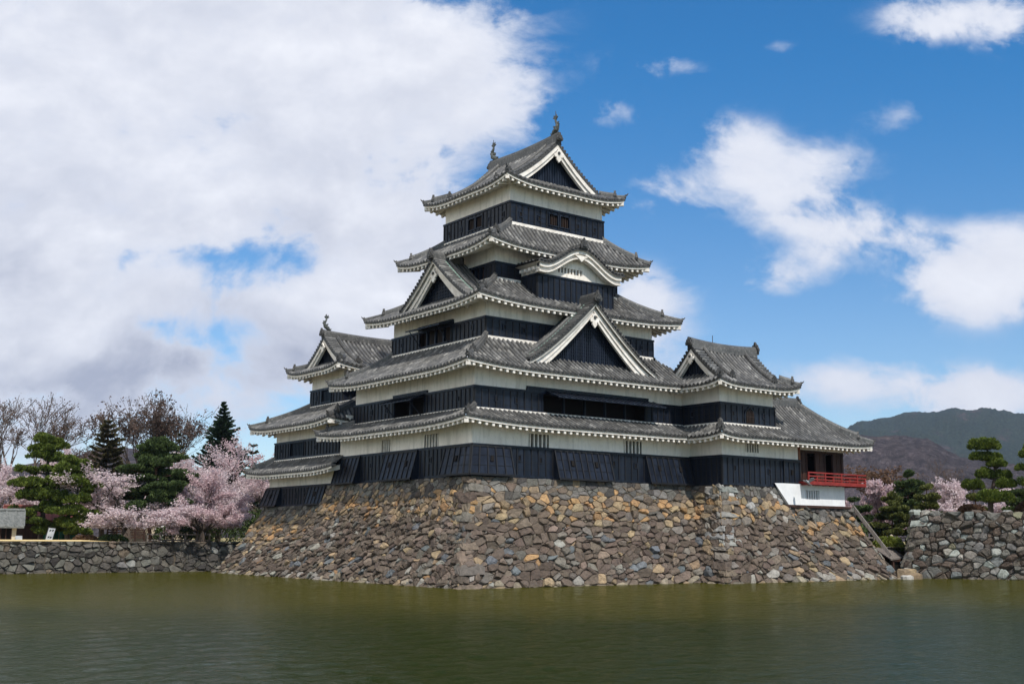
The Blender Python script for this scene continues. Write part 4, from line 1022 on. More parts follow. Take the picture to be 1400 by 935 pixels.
def tint_base(p, rg, size):
    z = p.z + rg.uniform(-.35, .35) + .35 * mnoise.noise(Vector((p.x * .3, p.y * .3, 0)))
    top = 5.6 if p.y < 8.6 else 4.4
    if p.x > 12.9: top = 4.5
    d = top - z
    q = p.z - (5.45 - (p.x - 7.5) * .52)
    if p.y < -9 and ((6.9 < p.x < 10.2 and abs(q) < .20 and rg.random() < .55) or (11.6 < p.x < 13.1 and abs(p.z - (5.2 - (p.x - 11.8) * .8)) < .16)): k = rg.uniform(.20, .40); return (k, k * .98, k * .95)
    if abs(p.x - 7.2) < .25 and p.y < -9 and 4.6 < p.z < 5.5 and rg.random() < .45: return (.27, .26, .245)
    if d < .8: return pick(rg, [(5, (.125, .118, .108)), (2, BROWN), (1.5, DARK), (.5, TAN), (1, (.15, .145, .135))])
    if d < 1.7: return pick(rg, [(3.5, ORANGE), (4, TAN), (2.2, BROWN), (1, GREY), (.8, DBROWN)])
    if d < 2.4: return pick(rg, [(1, ORANGE), (2, TAN), (4, BROWN), (2, DBROWN), (1, GREY), (.4, PALE)])
    w = 1.5 if p.x > 13 else 0
    if p.z < .20 and rg.random() < .4: return pick(rg, [(2, (.24, .205, .155)), (2, PALE), (1, TAN)])
    return pick(rg, [(6, (.128, .100, .080)), (5, DBROWN), (1.8, GREY), (.35 if size > .2 else 2.4, PALE), (.6, TAN), (.10 + .2 * w, ORANGE), (.6 + w, BLUE), (.5, (.17, .13, .105))])
def tint_right(p, rg, size): return pick(rg, [(5, (.115, .098, .085)), (4, DBROWN), (2.6, (.15, .145, .137)), (1.8, (.23, .245, .235)), (.8, PALE), (.5, (.18, .17, .12))])
def tint_left(p, rg, size): return pick(rg, [(4, (.085, .078, .068)), (3, (.05, .046, .042)), (2, (.125, .12, .105)), (.8, (.19, .19, .18)), (.5, BROWN)])
def flush_top(p):
    d = (5.6 if p.y < 8.6 else 4.4) - p.z
    return .30 if d < .8 and p.x < 12.5 else (.65 if d < 1.3 else 1)
def stonework():
    mb = MB()
    stone_face(mb, (-12.6, 18.6), (-12.65, 8.6), (-9.15, 17.9), (-9.3, 8.2), 4.45, .46, .27, tint_base, 1, skew=.35, relief=flush_top)
    stone_face(mb, (-12.65, 9.0), (-12.7, -11.5), (-9.3, 8.3), (-9.3, -7.55), 5.66, .47, .27, tint_base, 2, skew=.40, relief=flush_top)
    stone_face(mb, (-12.7, -11.5), (4.8, -11.5), (-9.3, -7.55), (8.0, -7.55), 5.66, .52, .33, tint_base, 3, relief=flush_top)
    quoins(mb, (-12.7, -11.5), (-9.3, -7.55), 5.62, (0, 1), (1, 0), lambda p, rg, s: pick(rg, [(3, BROWN), (2, GREY), (1.5, TAN if p.z < 3.5 else ORANGE), (2, DBROWN)]), 4)
    stone_face(mb, (3.9, -8.4), (3.9, -13.3), (7.4, -6), (7.4, -9.95), 5.66, .54, .38, tint_base, 5)
    stone_face(mb, (3.9, -13.3), (13.5, -13.3), (7.4, -9.95), (13.1, -9.95), 5.66, .48, .32, tint_base, 6, relief=flush_top, keep=lambda p: p.z < 4.5 + max(0, (12.95 - p.x)) * 1.5)
    quoins(mb, (3.9, -13.3), (7.4, -9.95), 5.62, (0, 1), (1, 0), lambda p, rg, s: pick(rg, [(2, (.22, .222, .21)), (2, BROWN), (3, GREY), (.5, DBROWN)]), 7, hs=.40)
    stone_face(mb, (13.5, -13.3), (20.7, -13.2), (13.1, -10.0), (19.95, -9.95), 4.5, .48, .33, tint_base, 8)
    # rough footing stones along the waterline, and the east return
    stone_face(mb, (20.7, -13.2), (23.0, -10.8), (19.95, -9.95), (22.0, -8.5), 4.5, .6, .45, tint_base, 9, keep=lambda p: p.z < 1.4)
    # solid core so that nothing shows through the joints
    def core(b, t, zt, m=1):
        lo = [(x, y, -.6) for x, y in b]; hi = [(x, y, zt) for x, y in t]; n = len(b)
        for i in range(n): j = (i + 1) % n; mb.face([lo[i], lo[j], hi[j], hi[i]], m, col=(.03,) * 3)
        mb.face(hi, m, col=(.03,) * 3)
    core([(-11.0, 18), (-11.0, -9.9), (4.5, -9.9), (8, -9.9), (8, 18)], [(-9.0, 17.6), (-9.0, -7.3), (4.5, -7.3), (8, -7.3), (8, 17.6)], 4.38)
    core([(-9.2, 8.0), (-9.2, -7.4), (9, -7.4), (9, 8)], [(-8.9, 8.0), (-8.9, -7.2), (9, -7.2), (9, 8)], 5.6)
    core([(6.2, -7), (6.2, -11.4), (19.4, -11.4), (19.4, -4)], [(7.5, -7), (7.5, -9.75), (19.7, -9.75), (19.7, -4)], 4.38)
    core([(7.6, -7), (7.6, -9.8), (12.2, -9.8), (12.2, -4)], [(7.6, -7), (7.6, -9.7), (12.0, -9.7), (12.0, -4)], 5.6)
    b = mb.build('stone_rampart', ['stone', 'gap']); recenter(b, (0, 0, 0)); tag(b, 'sloping brown and orange dry stone base of the castle rising from the moat', 'stone wall')
    # lime-stained streaks are separate crusts on the stones at the turret corner
    mb = MB(); stone_face(mb, (-75, 21.1), (-7, 21.1), (-75, 21.6), (-7, 21.6), 2.06, .50, .32, tint_left, 11, curve=1.0, bulge=.12)
    core2 = [(-75, 21.55), (-6, 21.55), (-6, 22.2), (-75, 22.2)]
    for i in range(4): j = (i + 1) % 4; mb.face([(*core2[i], -.5), (*core2[j], -.5), (*core2[j], 1.98), (*core2[i], 1.98)], 1, col=(.03,) * 3)
    mb.face([(*q, 1.98) for q in core2], 1, col=(.03,) * 3)
    w = mb.build('moat_wall', ['stone', 'gap']); tag(w, 'long low grey mossy stone moat wall in front of the cherry trees', 'stone wall')
    mb = MB(); Q = (22.0, -11.9); Q2 = (40, -39.9); T = (22.95, -12.75); T2 = (40.45, -40.2)
    stone_face(mb, Q, Q2, T, T2, 4.22, .50, .33, tint_right, 12, curve=1.05, bulge=.20)
    stone_face(mb, (28.5, -8.6), Q, (28.5, -9.2), T, 4.22, .6, .42, tint_right, 13, curve=1.05, bulge=.2)
    quoins(mb, Q, T, 4.3, (.54, -.84), (.87, .49), tint_right, 14, curve=1.05, hs=.55)
    # loose capping boulders
    rg = random.Random(5)
    for i in range(26):
        f = i * .62; x, y = T[0] + .54 * f + .12, T[1] - .84 * f + .1; s = rg.uniform(.22, .36) * (1.35 if i < 3 else 1); z = 4.16
        if rg.random() < .25 and i > 3: continue
        col = tint_right(Vector((x, y, z)), rg, .5); k = 7; rings = []
        for zz, rr in ((-.2, 1), (.28, 1.02), (.62, .75)):
            rings.append([Vector((x + math.cos(6.283 * q / k) * s * rr * rg.uniform(.8, 1.2), y + math.sin(6.283 * q / k) * s * rr * rg.uniform(.8, 1.2), z + zz * s * rg.uniform(.85, 1.15))) for q in range(k)])
        for r in range(2):
            for q in range(k): mb.face([rings[r][q], rings[r][(q + 1) % k], rings[r + 1][(q + 1) % k], rings[r + 1][q]], 0, col=col)
        mb.face(rings[2], 0, col=col)
    for a, b_ in ((( 22.9, -12.6), (40.4, -39.95)), ((22.9, -12.6), (28.4, -9.2))):
        mb.face([(*a, -.5), (*b_, -.5), (*b_, 4.1), (*a, 4.1)], 1, col=(.03,) * 3)
    w = mb.build('terrace_wall', ['stone', 'gap']); tag(w, 'tall rough stone wall with pale boulders under the clipped pines', 'stone wall')
stonework()

# ------------------------------------------------------------------ main keep
def keep():
    K = thing('castle_keep', 'tall black and white castle keep with five tiled roofs above the moat', 'castle', (0, 0, 5.6))
    W1, W2, W3, W4, W5 = (-9, 9, -7.24, 7.24), (-8.38, 8.38, -6.52, 6.52), (-6.58, 6.58, -5.03, 5.03), (-4.85, 4.85, -3.53, 3.53), (-3.74, 3.74, -3.52, 3.52)
    fr = [frames(*w) for w in (W1, W2, W3, W4, W5)]
    S = lambda w, x: x - w[0]           # s-coordinate of x on the south face
    Wt = lambda w, y: w[3] - y          # s-coordinate of y on the west face
    # ---- first storey
    w1 = [(S(W1, -5.17), S(W1, -3.72), 7.42, 8.16), (S(W1, 1.99), S(W1, 3.45), 7.42, 8.16)]
    v1 = [(Wt(W1, 2.17), Wt(W1, 1.10), 7.42, 8.16), (Wt(W1, -2.52), Wt(W1, -4.0), 7.42, 8.16)]
    plaster(K, W1, 5.6, 8.75, {'S': w1, 'W': v1}, skip='N')
    boards(K, W1, 5.72, 7.36, loops={'S': [(S(W1, -5.9), 6.75), (S(W1, -4.4), 6.7), (S(W1, 1.1), 6.75), (S(W1, 2.85), 6.7)], 'W': [(Wt(W1, -3.3), 6.7), (Wt(W1, 3.2), 6.7)]}, skip='N')
    for h in w1: opening(K, fr[0]['S'][0], h, 0, .2, bars=5, name='lattice_window', frame=None)
    for h in v1: opening(K, fr[0]['W'][0], h, 0, .2, bars=5, name='lattice_window', frame=None)
    FS, FW = fr[0]['S'][0], fr[0]['W'][0]
    chute(K, FS, 0, S(W1, -6.54), 5.72, 7.34, .58, 1, 0); chute(K, FS, S(W1, -3.48), S(W1, .7), 5.66, 7.34, .62); chute(K, FS, S(W1, 3.6), S(W1, 7.3), 5.66, 7.34, .62)
    chute(K, FW, Wt(W1, -4.9), 14.48, 5.72, 7.34, .58, 0, 1); chute(K, FW, Wt(W1, 1.5), Wt(W1, -2.1), 5.66, 7.34, .62); chute(K, FW, Wt(W1, 7.2), Wt(W1, 4.4), 5.66, 7.34, .62)
    mb = MB()
    for k in 'SW': F, L = fr[0][k]; mb.fbox(F, -.1, L + .1, -.2, .1, 5.55, 5.72)
    mb.build('sill_beam', 'dark', K)
    tier(K, (-10.21, 10.21, -8.34, 8.34), W2, 8.58, .86, .28, .85, 'SWE', 1.15, ('SW', 'NW'))
    # ---- second storey
    o2 = (S(W2, -3.66), S(W2, 4.34), 9.5, 10.56); q2 = (Wt(W2, 1.67), Wt(W2, -1.65), 9.42, 10.5)
    plaster(K, W2, 9.2, 12.2, {'S': [o2], 'W': [q2]}, skip='N')
    boards(K, W2, 9.42, 10.62, {'S': [o2], 'W': [q2]}, {'S': [(S(W2, -6.97), 10.05), (S(W2, -5.55), 10.03)], 'W': [(Wt(W2, -5.2), 10.05), (Wt(W2, 4.4), 10.05), (Wt(W2, 2.6), 10.05)]}, raised={'S': (S(W2, -4.75), S(W2, 4.6), 10.86), 'W': (Wt(W2, 1.75), Wt(W2, -1.85), 10.78)}, skip='N')
    opening(K, fr[1]['S'][0], o2, mull=[S(W2, -3.66 + 1.6 * i) for i in (1, 2, 3, 4)], back=.9)
    opening(K, fr[1]['W'][0], q2, mull=[Wt(W2, -.1)], back=.9)
    shutter(K, fr[1]['S'][0], S(W2, -3.5), S(W2, 5.0), 10.72, 1.15, .42, poles=False)
    shutter(K, fr[1]['W'][0], Wt(W2, 1.75), Wt(W2, -1.75), 10.62, .95, .38)
    tier(K, (-9.75, 9.75, -7.75, 7.75), W3, 11.72, 2.08, .3, .74, 'SWE', 1.2, ('SW', 'NW'))
    gable(K, (-.05, -6.8), (0, -1), 4.45, 12.35, 16.05, 1.75, 1.20, .55, .5, .38, .5, copper=True, bw=.44, ridge_back=1.0)
    # ---- third storey
    q3 = (Wt(W3, 1.8), Wt(W3, -1.62), 13.98, 15.0)
    plaster(K, W3, 13.4, 16.3, {'W': [q3]}, skip='N')
    boards(K, W3, 13.78, 14.92, {'W': [q3]}, {'W': [(Wt(W3, 3.9), 14.4), (Wt(W3, -3.8), 14.45)], 'S': [(S(W3, -5.3), 14.45), (S(W3, -3.9), 14.4), (S(W3, 5.6), 14.4)]}, raised={'W': (Wt(W3, 1.9), Wt(W3, -1.75), 15.2)}, skip='N')
    opening(K, fr[2]['W'][0], q3, mull=[Wt(W3, 1.0), Wt(W3, .1), Wt(W3, -.8)], wood_='windowbar', back=.35)
    shutter(K, fr[2]['W'][0], Wt(W3, 1.9), Wt(W3, -1.8), 15.12, .95, .25)
    tier(K, (-8.04, 8.04, -6.34, 6.34), W4, 15.82, 1.92, .3, .74, 'SWE', 1.2, ('SW', 'NW', 'SE'))
    gable(K, (-6.98, -.45), (-1, 0), 3.3, 16.22, 18.82, 2.1, 1.16, .5, .45, .35, .42, copper=True, bw=.40, ridge_back=1.9)
    # ---- fourth storey
    q4 = (Wt(W4, -.6), Wt(W4, -2.6), 17.75, 18.6)
    plaster(K, W4, 17.4, 20.0, {'W': [q4]}, skip='N')
    boards(K, W4, 17.66, 18.68, {'W': [q4]}, skip='N')
    opening(K, fr[3]['W'][0], q4, mull=[Wt(W4, -1.1), Wt(W4, -1.6), Wt(W4, -2.1)], wood_='windowbar', back=.35)
    ro4, s4 = tier(K, (-6.44, 6.44, -5.15, 5.15), W5, 19.52, 1.82, .38, .76, 'SWE', 1.35, ('SW', 'NW', 'SE'))
    # ---- fifth storey
    h5 = [(S(W5, -.75), S(W5, -.07), 21.68, 22.38), (S(W5, .14), S(W5, .84), 21.68, 22.38)]; g5 = [(Wt(W5, .74), Wt(W5, .07), 21.68, 22.38), (Wt(W5, -.10), Wt(W5, -.76), 21.68, 22.38)]
    plaster(K, W5, 21.2, 24.2, {'S': h5, 'W': g5}, skip='')
    boards(K, W5, 21.36, 22.64, {'S': h5, 'W': g5}, {'S': [(S(W5, -3.0), 21.95), (S(W5, -1.55), 21.95), (S(W5, 1.6), 21.95), (S(W5, 3.0), 21.95)], 'W': [(Wt(W5, 2.9), 21.95), (Wt(W5, 1.6), 21.95), (Wt(W5, -1.5), 21.95), (Wt(W5, -2.9), 21.95)]}, step=.47)
    for h in h5: opening(K, fr[4]['S'][0], h, bars=5, barm='windowbar', back=.2)
    for h in g5: opening(K, fr[4]['W'][0], h, bars=5, barm='windowbar', back=.2)
    ro, SS, a, b = irimoya(K, (-4.81, 4.81, -4.6, 4.6), 23.78, 3.45, 'y', 1.2, .38, 1.0, .55, .44, ridge_h=.58)
    fish(K, a + Vector((0, .3, -.1)), (0, -1), 1.15); fish(K, b + Vector((0, -.3, -.1)), (0, 1), 1.15)
    rod(K, a + Vector((0, .3, .9)), .55); rod(K, b + Vector((0, -.3, .9)), .5)
    # ---- bay window under the undulating gable
    B = (-2.95, 3.0, -5.2, -3.4); FB = frames(*B); FBS = FB['S'][0]
    hb = (S(B, -1.38), S(B, .62), 18.28, 18.62)
    def prof(x, e=3.3): t = min(1, abs(x - .02) / e); return .5 + .5 * math.cos(math.pi * min(1, t * 1.12))
    zc = lambda x: 18.45 + 1.22 * prof(x) + .10 * max(0, abs(x) - 2.9)
    mb = MB(); N = 30
    panel(mb, FBS, 0, 5.95, 17.5, 18.8, [hb], 0, .2)
    for i in range(N):
        x0, x1 = -2.0 + 4.0 * i / N, -2.0 + 4.0 * (i + 1) / N
        mb.face([FBS.p(S(B, x0), 0, 18.8), FBS.p(S(B, x1), 0, 18.8), FBS.p(S(B, x1), 0, max(18.8, zc(x1) - .05)), FBS.p(S(B, x0), 0, max(18.8, zc(x0) - .05))])
    for k in 'WE': panel(mb, FB[k][0], 0, FB[k][1], 17.4, 18.7, (), 0, .2)
    bay = mb.build('bay_window', 'plaster', K)
    mb = MB()
    for k in 'SWE':
        F, L = FB[k]; panel(mb, F, -.07, L + .07, 16.4, 17.93, (), .07, .2); batten_face(mb, F, -.07, L + .07, 16.4, 17.93, .07, (), .45); mb.fbox(F, -.11, L + .11, -.02, .13, 17.87, 17.99)
    mb.build('board_cladding', ['board', 'dark', 'batten'], bay)
    m2 = MB(); st = 2.0 / 8
    m2.face([FBS.p(hb[0], -.18, hb[2]), FBS.p(hb[1], -.18, hb[2]), FBS.p(hb[1], -.18, hb[3]), FBS.p(hb[0], -.18, hb[3])], 1)
    for i in range(9): s = hb[0] + st * i; m2.fbox(FBS, s - .06, s + .06, -.15, -.03, hb[2], hb[3])
    m2.build('lattice', ['trim', 'dark'], bay)
    mb = MB(); e = 3.25
    for lay, (wd, d0, d1, dz) in enumerate(((.20, .30, .62, 0), (.36, .25, .50, 0), (.10, .22, .56, -.40))):
        for i in range(N):
            x0, x1 = -e + 2 * e * i / N + .02, -e + 2 * e * (i + 1) / N + .02; z0, z1 = zc(x0) + dz, zc(x1) + dz
            mb.box([FBS.p(S(B, x0), d0, z0 - wd), FBS.p(S(B, x1), d0, z1 - wd), FBS.p(S(B, x1), d1, z1 - wd), FBS.p(S(B, x0), d1, z0 - wd), FBS.p(S(B, x0), d0, z0), FBS.p(S(B, x1), d0, z1), FBS.p(S(B, x1), d1, z1), FBS.p(S(B, x0), d1, z0)])
    mb.build('bargeboard', 'trim', bay)
    m3 = MB()
    for pts in ([(-.55, .12), (-.3, -.02), (-.16, -.12), (0, -.26), (.16, -.12), (.3, -.02), (.55, .12)],):
        m3.prism([FBS.p(S(B, x + .02), .50, 19.26 + y) for x, y in pts], (0, -.1, 0))
    m3.build('gable_pendant', 'trim', bay)
    mb = MB(); r = .085; pr = [(-1, -.25), (-.8, .55), (0, 1), (.8, .55), (1, -.25)]; E = 3.45; zr = lambda x: zc(x) + .16
    for i in range(N):
        x0, x1 = -E + 2 * E * i / N + .02, -E + 2 * E * (i + 1) / N + .02
        for dz, m in ((0, 1), (-.14, 2)):
            mb.face([FBS.p(S(B, x0), .72, zr(x0) + dz), FBS.p(S(B, x1), .72, zr(x1) + dz), FBS.p(S(B, x1), -1.7, zr(x1) + dz), FBS.p(S(B, x0), -1.7, zr(x0) + dz)], m)
        mb.face([FBS.p(S(B, x0), .72, zr(x0) - .14), FBS.p(S(B, x1), .72, zr(x1) - .14), FBS.p(S(B, x1), .72, zr(x1)), FBS.p(S(B, x0), .72, zr(x0))], 1)
    for sg in (-1, 1):
        d = .05
        while d > -1.65:
            b0 = len(mb.v); rid = rnd.randint(0, 9999)
            for j in range(15):
                x = .02 + sg * E * j / 14
                for px, pz in pr: mb.v.append(tuple(FBS.p(S(B, x), d + px * r, zr(x) + .02 + pz * r)))
            for j in range(14):
                for q in range(4): A = b0 + j * 5 + q; mb.f.append((A, A + 1, A + 6, A + 5)); mb.m.append(0); mb.uv.append([(rid + .5, j * .9 + .4)] * 4)
            d -= TSP
        x = 0
        while x < E:
            X = .02 + sg * x; sl = (zr(X + .01) - zr(X - .01)) / .02; L = math.hypot(1, sl); tx, tz = 1 / L, sl / L; b0 = len(mb.v); rid = rnd.randint(0, 9999); rr = .10
            for dd in (.78, .45, .10):
                for qx, qz in pr: mb.v.append(tuple(FBS.p(S(B, X) + tx * qx * rr - tz * (qz * rr + .03), dd, zr(X) + tz * qx * rr + tx * (qz * rr + .03))))
            for j in range(2):
                for q in range(4): A = b0 + j * 5 + q; mb.f.append((A, A + 1, A + 6, A + 5)); mb.m.append(0); mb.uv.append([(rid + .5, j * 1.3 + .4)] * 4)
            mb.f.append(tuple(range(b0, b0 + 5))); mb.m.append(1); mb.uv.append([(0, 0)] * 5); x += .27 / L
    for s in [S(B, -2.95 - .18), S(B, 3.0 + .18)]:
        for i in range(4): d = .1 - i * .42; mb.fbox(FBS, s - .22, s + .22, d - .08, d + .08, 18.12, 18.3, 2)
    mb.build('gable_roof', ['tile', 'tiledark', 'trim'], bay)
    mr = MB(); sweep(mr, [FBS.p(S(B, .02), .74, zr(.02) - .02), FBS.p(S(B, .02), -.2, zr(.02) - .02), FBS.p(S(B, .02), -1.5, zr(.02) - .02)], .3, .34); oni(mr, FBS.p(S(B, .02), .80, zr(.02) + .02), (0, -1), .5, 1)
    mr.build('ridge', ['ridge', 'tiledark'], bay)
keep()

# ------------------------------------------------------------------ side turret with the pointed window
def side_turret():
    T = thing('side_turret', 'two storey black and white turret joined to the right flank of the keep', 'turret', (10, -8, 5.6))
    A = (7.6, 14.75, -9.85, -4.0); B = (7.68, 12.6, -9.72, -5.98); FA, FB_ = frames(*A), frames(*B); S = lambda w, x: x - w[0]
    hw = (S(A, 9.75), S(A, 10.95), 7.72, 8.25)
    plaster(T, A, 5.6, 8.8, {'S': [hw]}, skip='NE'); opening(T, FA['S'][0], hw, 0, .2, bars=5, name='lattice_window', frame=None)
    boards(T, A, 5.70, 7.40, loops={'S': [(1.0, 6.7), (4.2, 6.6)]}, skip='NE')
    chute(T, FA['S'][0], 5.5, 7.1, 5.72, 7.36, .12)
    mb = MB(); mb.fbox(FA['S'][0], -.1, 7.2, -.2, .12, 5.53, 5.70); mb.fbox(FA['W'][0], 2, 5.95, -.2, .12, 5.53, 5.70); mb.build('sill_beam', 'dark', T)
    tier(T, (6.28, 12.93, -11.1, -4.6), (7.68, 12.93, -9.72, -5.98), 8.56, .84, .22, .85, 'SW', 1.15, ('SW',))
    plaster(T, B, 9.2, 12.3, skip='N')
    boards(T, B, 9.42, 10.64, loops={'S': [(1.05, 10.05), (3.9, 10.05)], 'W': [(1.5, 10.1)]}, skip='N')
    # bell-shaped window
    F = FB_['S'][0]; c = 2.55; out = [(-.40, 9.5), (-.42, 9.85), (-.36, 10.15), (-.24, 10.33), (-.1, 10.42), (0, 10.52), (.1, 10.42), (.24, 10.33), (.36, 10.15), (.42, 9.85), (.40, 9.5)]
    mb = MB(); mb.prism([F.p(c + x * 1.22, .06, 9.46 + (z - 9.5) * 1.1) for x, z in out], F.n * .09); mb.prism([F.p(c + x, .06, z) for x, z in out], F.n * .095, 1)
    wn = mb.build('bell_window', ['board', 'dark'], T); m2 = MB()
    for x in (-.26, -.13, 0, .13, .26): m2.fbox(F, c + x - .022, c + x + .022, .155, .18, 9.52, 10.38 - abs(x) * .6)
    m2.fbox(F, c - .38, c + .38, .153, .178, 9.9, 9.94); m2.build('lattice', 'windowbar', wn)
    ro, SS, a, b = irimoya(T, (6.42, 13.9, -10.95, -4.75), 11.72, 2.55, 'x', .95, .3, 1.15, .55, .36, ridge_h=.5)
    rod(T, (9.2, -7.85, 14.6), .6)
    mb = MB(); oni(mb, b + Vector((0.05, 0, -.3)), (1, 0), .5); mb.build('ridge_end_tile', 'tiledark', T)
side_turret()

def moon_turret():
    M = thing('moon_viewing_turret', 'single storey wooden pavilion with red balcony over a whitewashed base', 'turret', (17, -8, 4.5))
    A = (14.75, 19.5, -9.75, -5.45)
    F = frames(14.75, 19.5, -9.75, -5.45)
    mb = MB(); FS = F['S'][0]
    for k in 'SE':
        f, L = F[k]; mb.fbox(f, 0, L, -.3, -.02, 8.02, 8.75)
    mb.fbox(F['N'][0], 0, 4.75, -.2, 0, 4.5, 8.7)
    mb.build('plaster_wall', 'plaster', M)
    mb = MB(); mb.fbox(FS, -.03, .14, -.1, .16, 6.1, 8.55); mb.build('corner_post', 'orangewood', M)
    # sliding wooden doors, two of them open
    for i, (s0, s1) in enumerate(((.16, .98), (1.9, 2.85), (3.7, 4.6))):
        mb = MB(); mb.fbox(FS, s0, s1, -.12, -.06, 6.2, 8.0)
        for s in (s0 + .04, (s0 + s1) / 2, s1 - .04): mb.fbox(FS, s - .035, s + .035, -.06, -.03, 6.2, 8.0)
        for z in (6.3, 6.8, 7.3, 7.75): mb.fbox(FS, s0, s1, -.058, -.032, z - .03, z + .03)
        mb.build('sliding_door', 'brownwood', M)
    mb = MB()
    for s in (4.65,): mb.fbox(FS, s - .09, s + .09, -.18, .02, 6.1, 8.05)
    for s in (1.0, 1.88, 2.87, 3.68): mb.fbox(FS, s - .03, s + .03, -.14, -.0, 6.15, 8.02)
    mb.fbox(FS, .14, 4.75, -.16, .02, 7.98, 8.14); f, L = F['E']; mb.fbox(f, 0, L, -.16, .0, 7.98, 8.14); mb.fbox(f, 0, .12, -.1, .01, 6.1, 7.98)
    for s in (1.4, 2.8, 4.2): mb.fbox(f, s - .07, s + .07, -.12, .0, 6.1, 7.98)
    for s in (1.1, 3.0): mb.fbox(FS, s, s + .55, -.3, .06, 6.18, 6.26)
    mb.build('door_frame', 'brownwood', M)
    mb = MB(); mb.fbox(FS, .1, 4.7, -3.2, -3.0, 6.1, 8.1); mb.fbox(FS, .1, .2, -3.2, -.2, 6.1, 8.1); mb.fbox(FS, .1, 4.7, -3, -.1, 8.1, 8.2); mb.fbox(FS, .1, 4.7, -3, -.1, 5.9, 6.14); mb.fbox(FS, 4.45, 4.55, -3, -.2, 6.1, 8.1); mb.build('room_lining_screen', 'dark', M)  # near-black room surfaces, plus an added partition that keeps the open doorways dark
    # red balcony on the south and east sides
    mb = MB(); X0, X1, Y0, Y1 = 14.55, 20.5, -10.75, -5.6
    mb.abox(X0, X1, Y0, -9.76, 5.98, 6.08); mb.abox(19.5, X1, -9.76, Y1, 5.98, 6.08)
    for i in range(9): x = X0 + .2 + i * .7; mb.abox(x - .06, x + .06, Y0 + .04, -9.8, 5.85, 5.98)
    mb.abox(X0, X1, Y0 - .02, Y0 + .10, 5.88, 6.10); mb.abox(X1 - .1, X1 + .02, Y0 + .1, Y1, 5.88, 6.10)
    mb.build('balcony_floor', 'vermilion', M)
    mb = MB()
    for i in range(8):
        x = X0 + .06 + (X1 - X0 - .12) * i / 7; t = 6.62 if i % 2 == 0 else 6.44
        mb.abox(x - .045, x + .045, Y0 + .0, Y0 + .09, 6.1, t)
    for i in range(1, 8):
        y = Y0 + .05 + (Y1 - Y0) * i / 7; mb.abox(X1 - .1, X1 - .01, y - .045, y + .045, 6.1, 6.6 if i % 2 == 0 else 6.44)
    for z0, z1 in ((6.18, 6.25), (6.38, 6.46), (6.60, 6.68)):
        mb.abox(X0, X1 + .08, Y0 + .012, Y0 + .078, z0, z1); mb.abox(X1 - .088, X1 - .022, Y0 + .09, Y1, z0, z1)
    mb.build('balcony_railing', 'vermilion', M)
    # whitewashed base
    hw = (2.1, 3.5, 4.98, 5.55); FB = Frame((12.98, -10.05, 0), (1, 0, 0), (0, -1, 0)); mb = MB()
    panel(mb, FB, 0, 6.12, 4.6, 5.92, [hw], 0, .25)
    mb.face([(19.1, -10.05, 4.6), (19.1, -5.4, 4.6), (19.1, -5.4, 5.92), (19.1, -10.05, 5.92)])
    mb.face([(12.1, -10.08, 5.9), (12.93, -10.46, 4.57), (12.98, -10.05, 4.6), (12.98, -10.05, 5.92)]); mb.face([(12.1, -10.08, 5.9), (12.98, -10.05, 5.92), (12.98, -9.7, 5.92), (12.1, -9.7, 5.9)])
    base = mb.build('whitewashed_base', 'whitewash', M)
    m2 = MB(); m2.face([FB.p(hw[0], -.2, hw[2]), FB.p(hw[1], -.2, hw[2]), FB.p(hw[1], -.2, hw[3]), FB.p(hw[0], -.2, hw[3])], 1)
    for i in range(6): s = hw[0] + .1 + i * .24; m2.fbox(FB, s - .036, s + .036, -.17, -.03, hw[2], hw[3])
    m2.build('lattice_window', ['whitewash', 'dark'], base)
    mb = MB(); mb.abox(12.95, 19.5, -10.2, -9.9, 4.44, 4.58); mb.abox(19.15, 19.5, -9.9, -5.4, 4.44, 4.58); mb.build('sill_beam', 'brownwood', M)
    # hipped roof
    half = 3.5; f = lambda v: 2.75 * (.62 * v / half + .38 * (v / half) * abs(v / half))
    sS = Side((12.9, -11.1), (1, 0), (0, 1), 21.0 - 12.9, half, f, 8.56, .16, 0, 1); sE = Side((21.0, -11.1), (0, 1), (-1, 0), 7.0, half, f, 8.56, .16, 1, 1); sN = Side((21.0, -4.1), (-1, 0), (0, -1), 8.1, half, f, 8.56, .16, 1, 0)
    mb = MB(); me = MB()
    for sd in (sS, sE, sN): roof_tiles(mb, sd); eave(me, sd, 1.3)
    ro = mb.build('tiled_roof', ['tile', 'tiledark', 'trim'], M); me.build('eave', 'trim', ro)
    hip(ro, sS, True, half, .34, .44, .15); hip(ro, sE, True, half, .34, .44, .15)
    mr = MB(); sweep(mr, [Vector((12.6, -7.6, 11.28)), Vector((15, -7.6, 11.28)), Vector((17.55, -7.6, 11.34))], .36, .5); oni(mr, (17.7, -7.6, 11.4), (1, 0), .5, 1); mr.build('ridge', ['ridge', 'tiledark'], ro)
moon_turret()

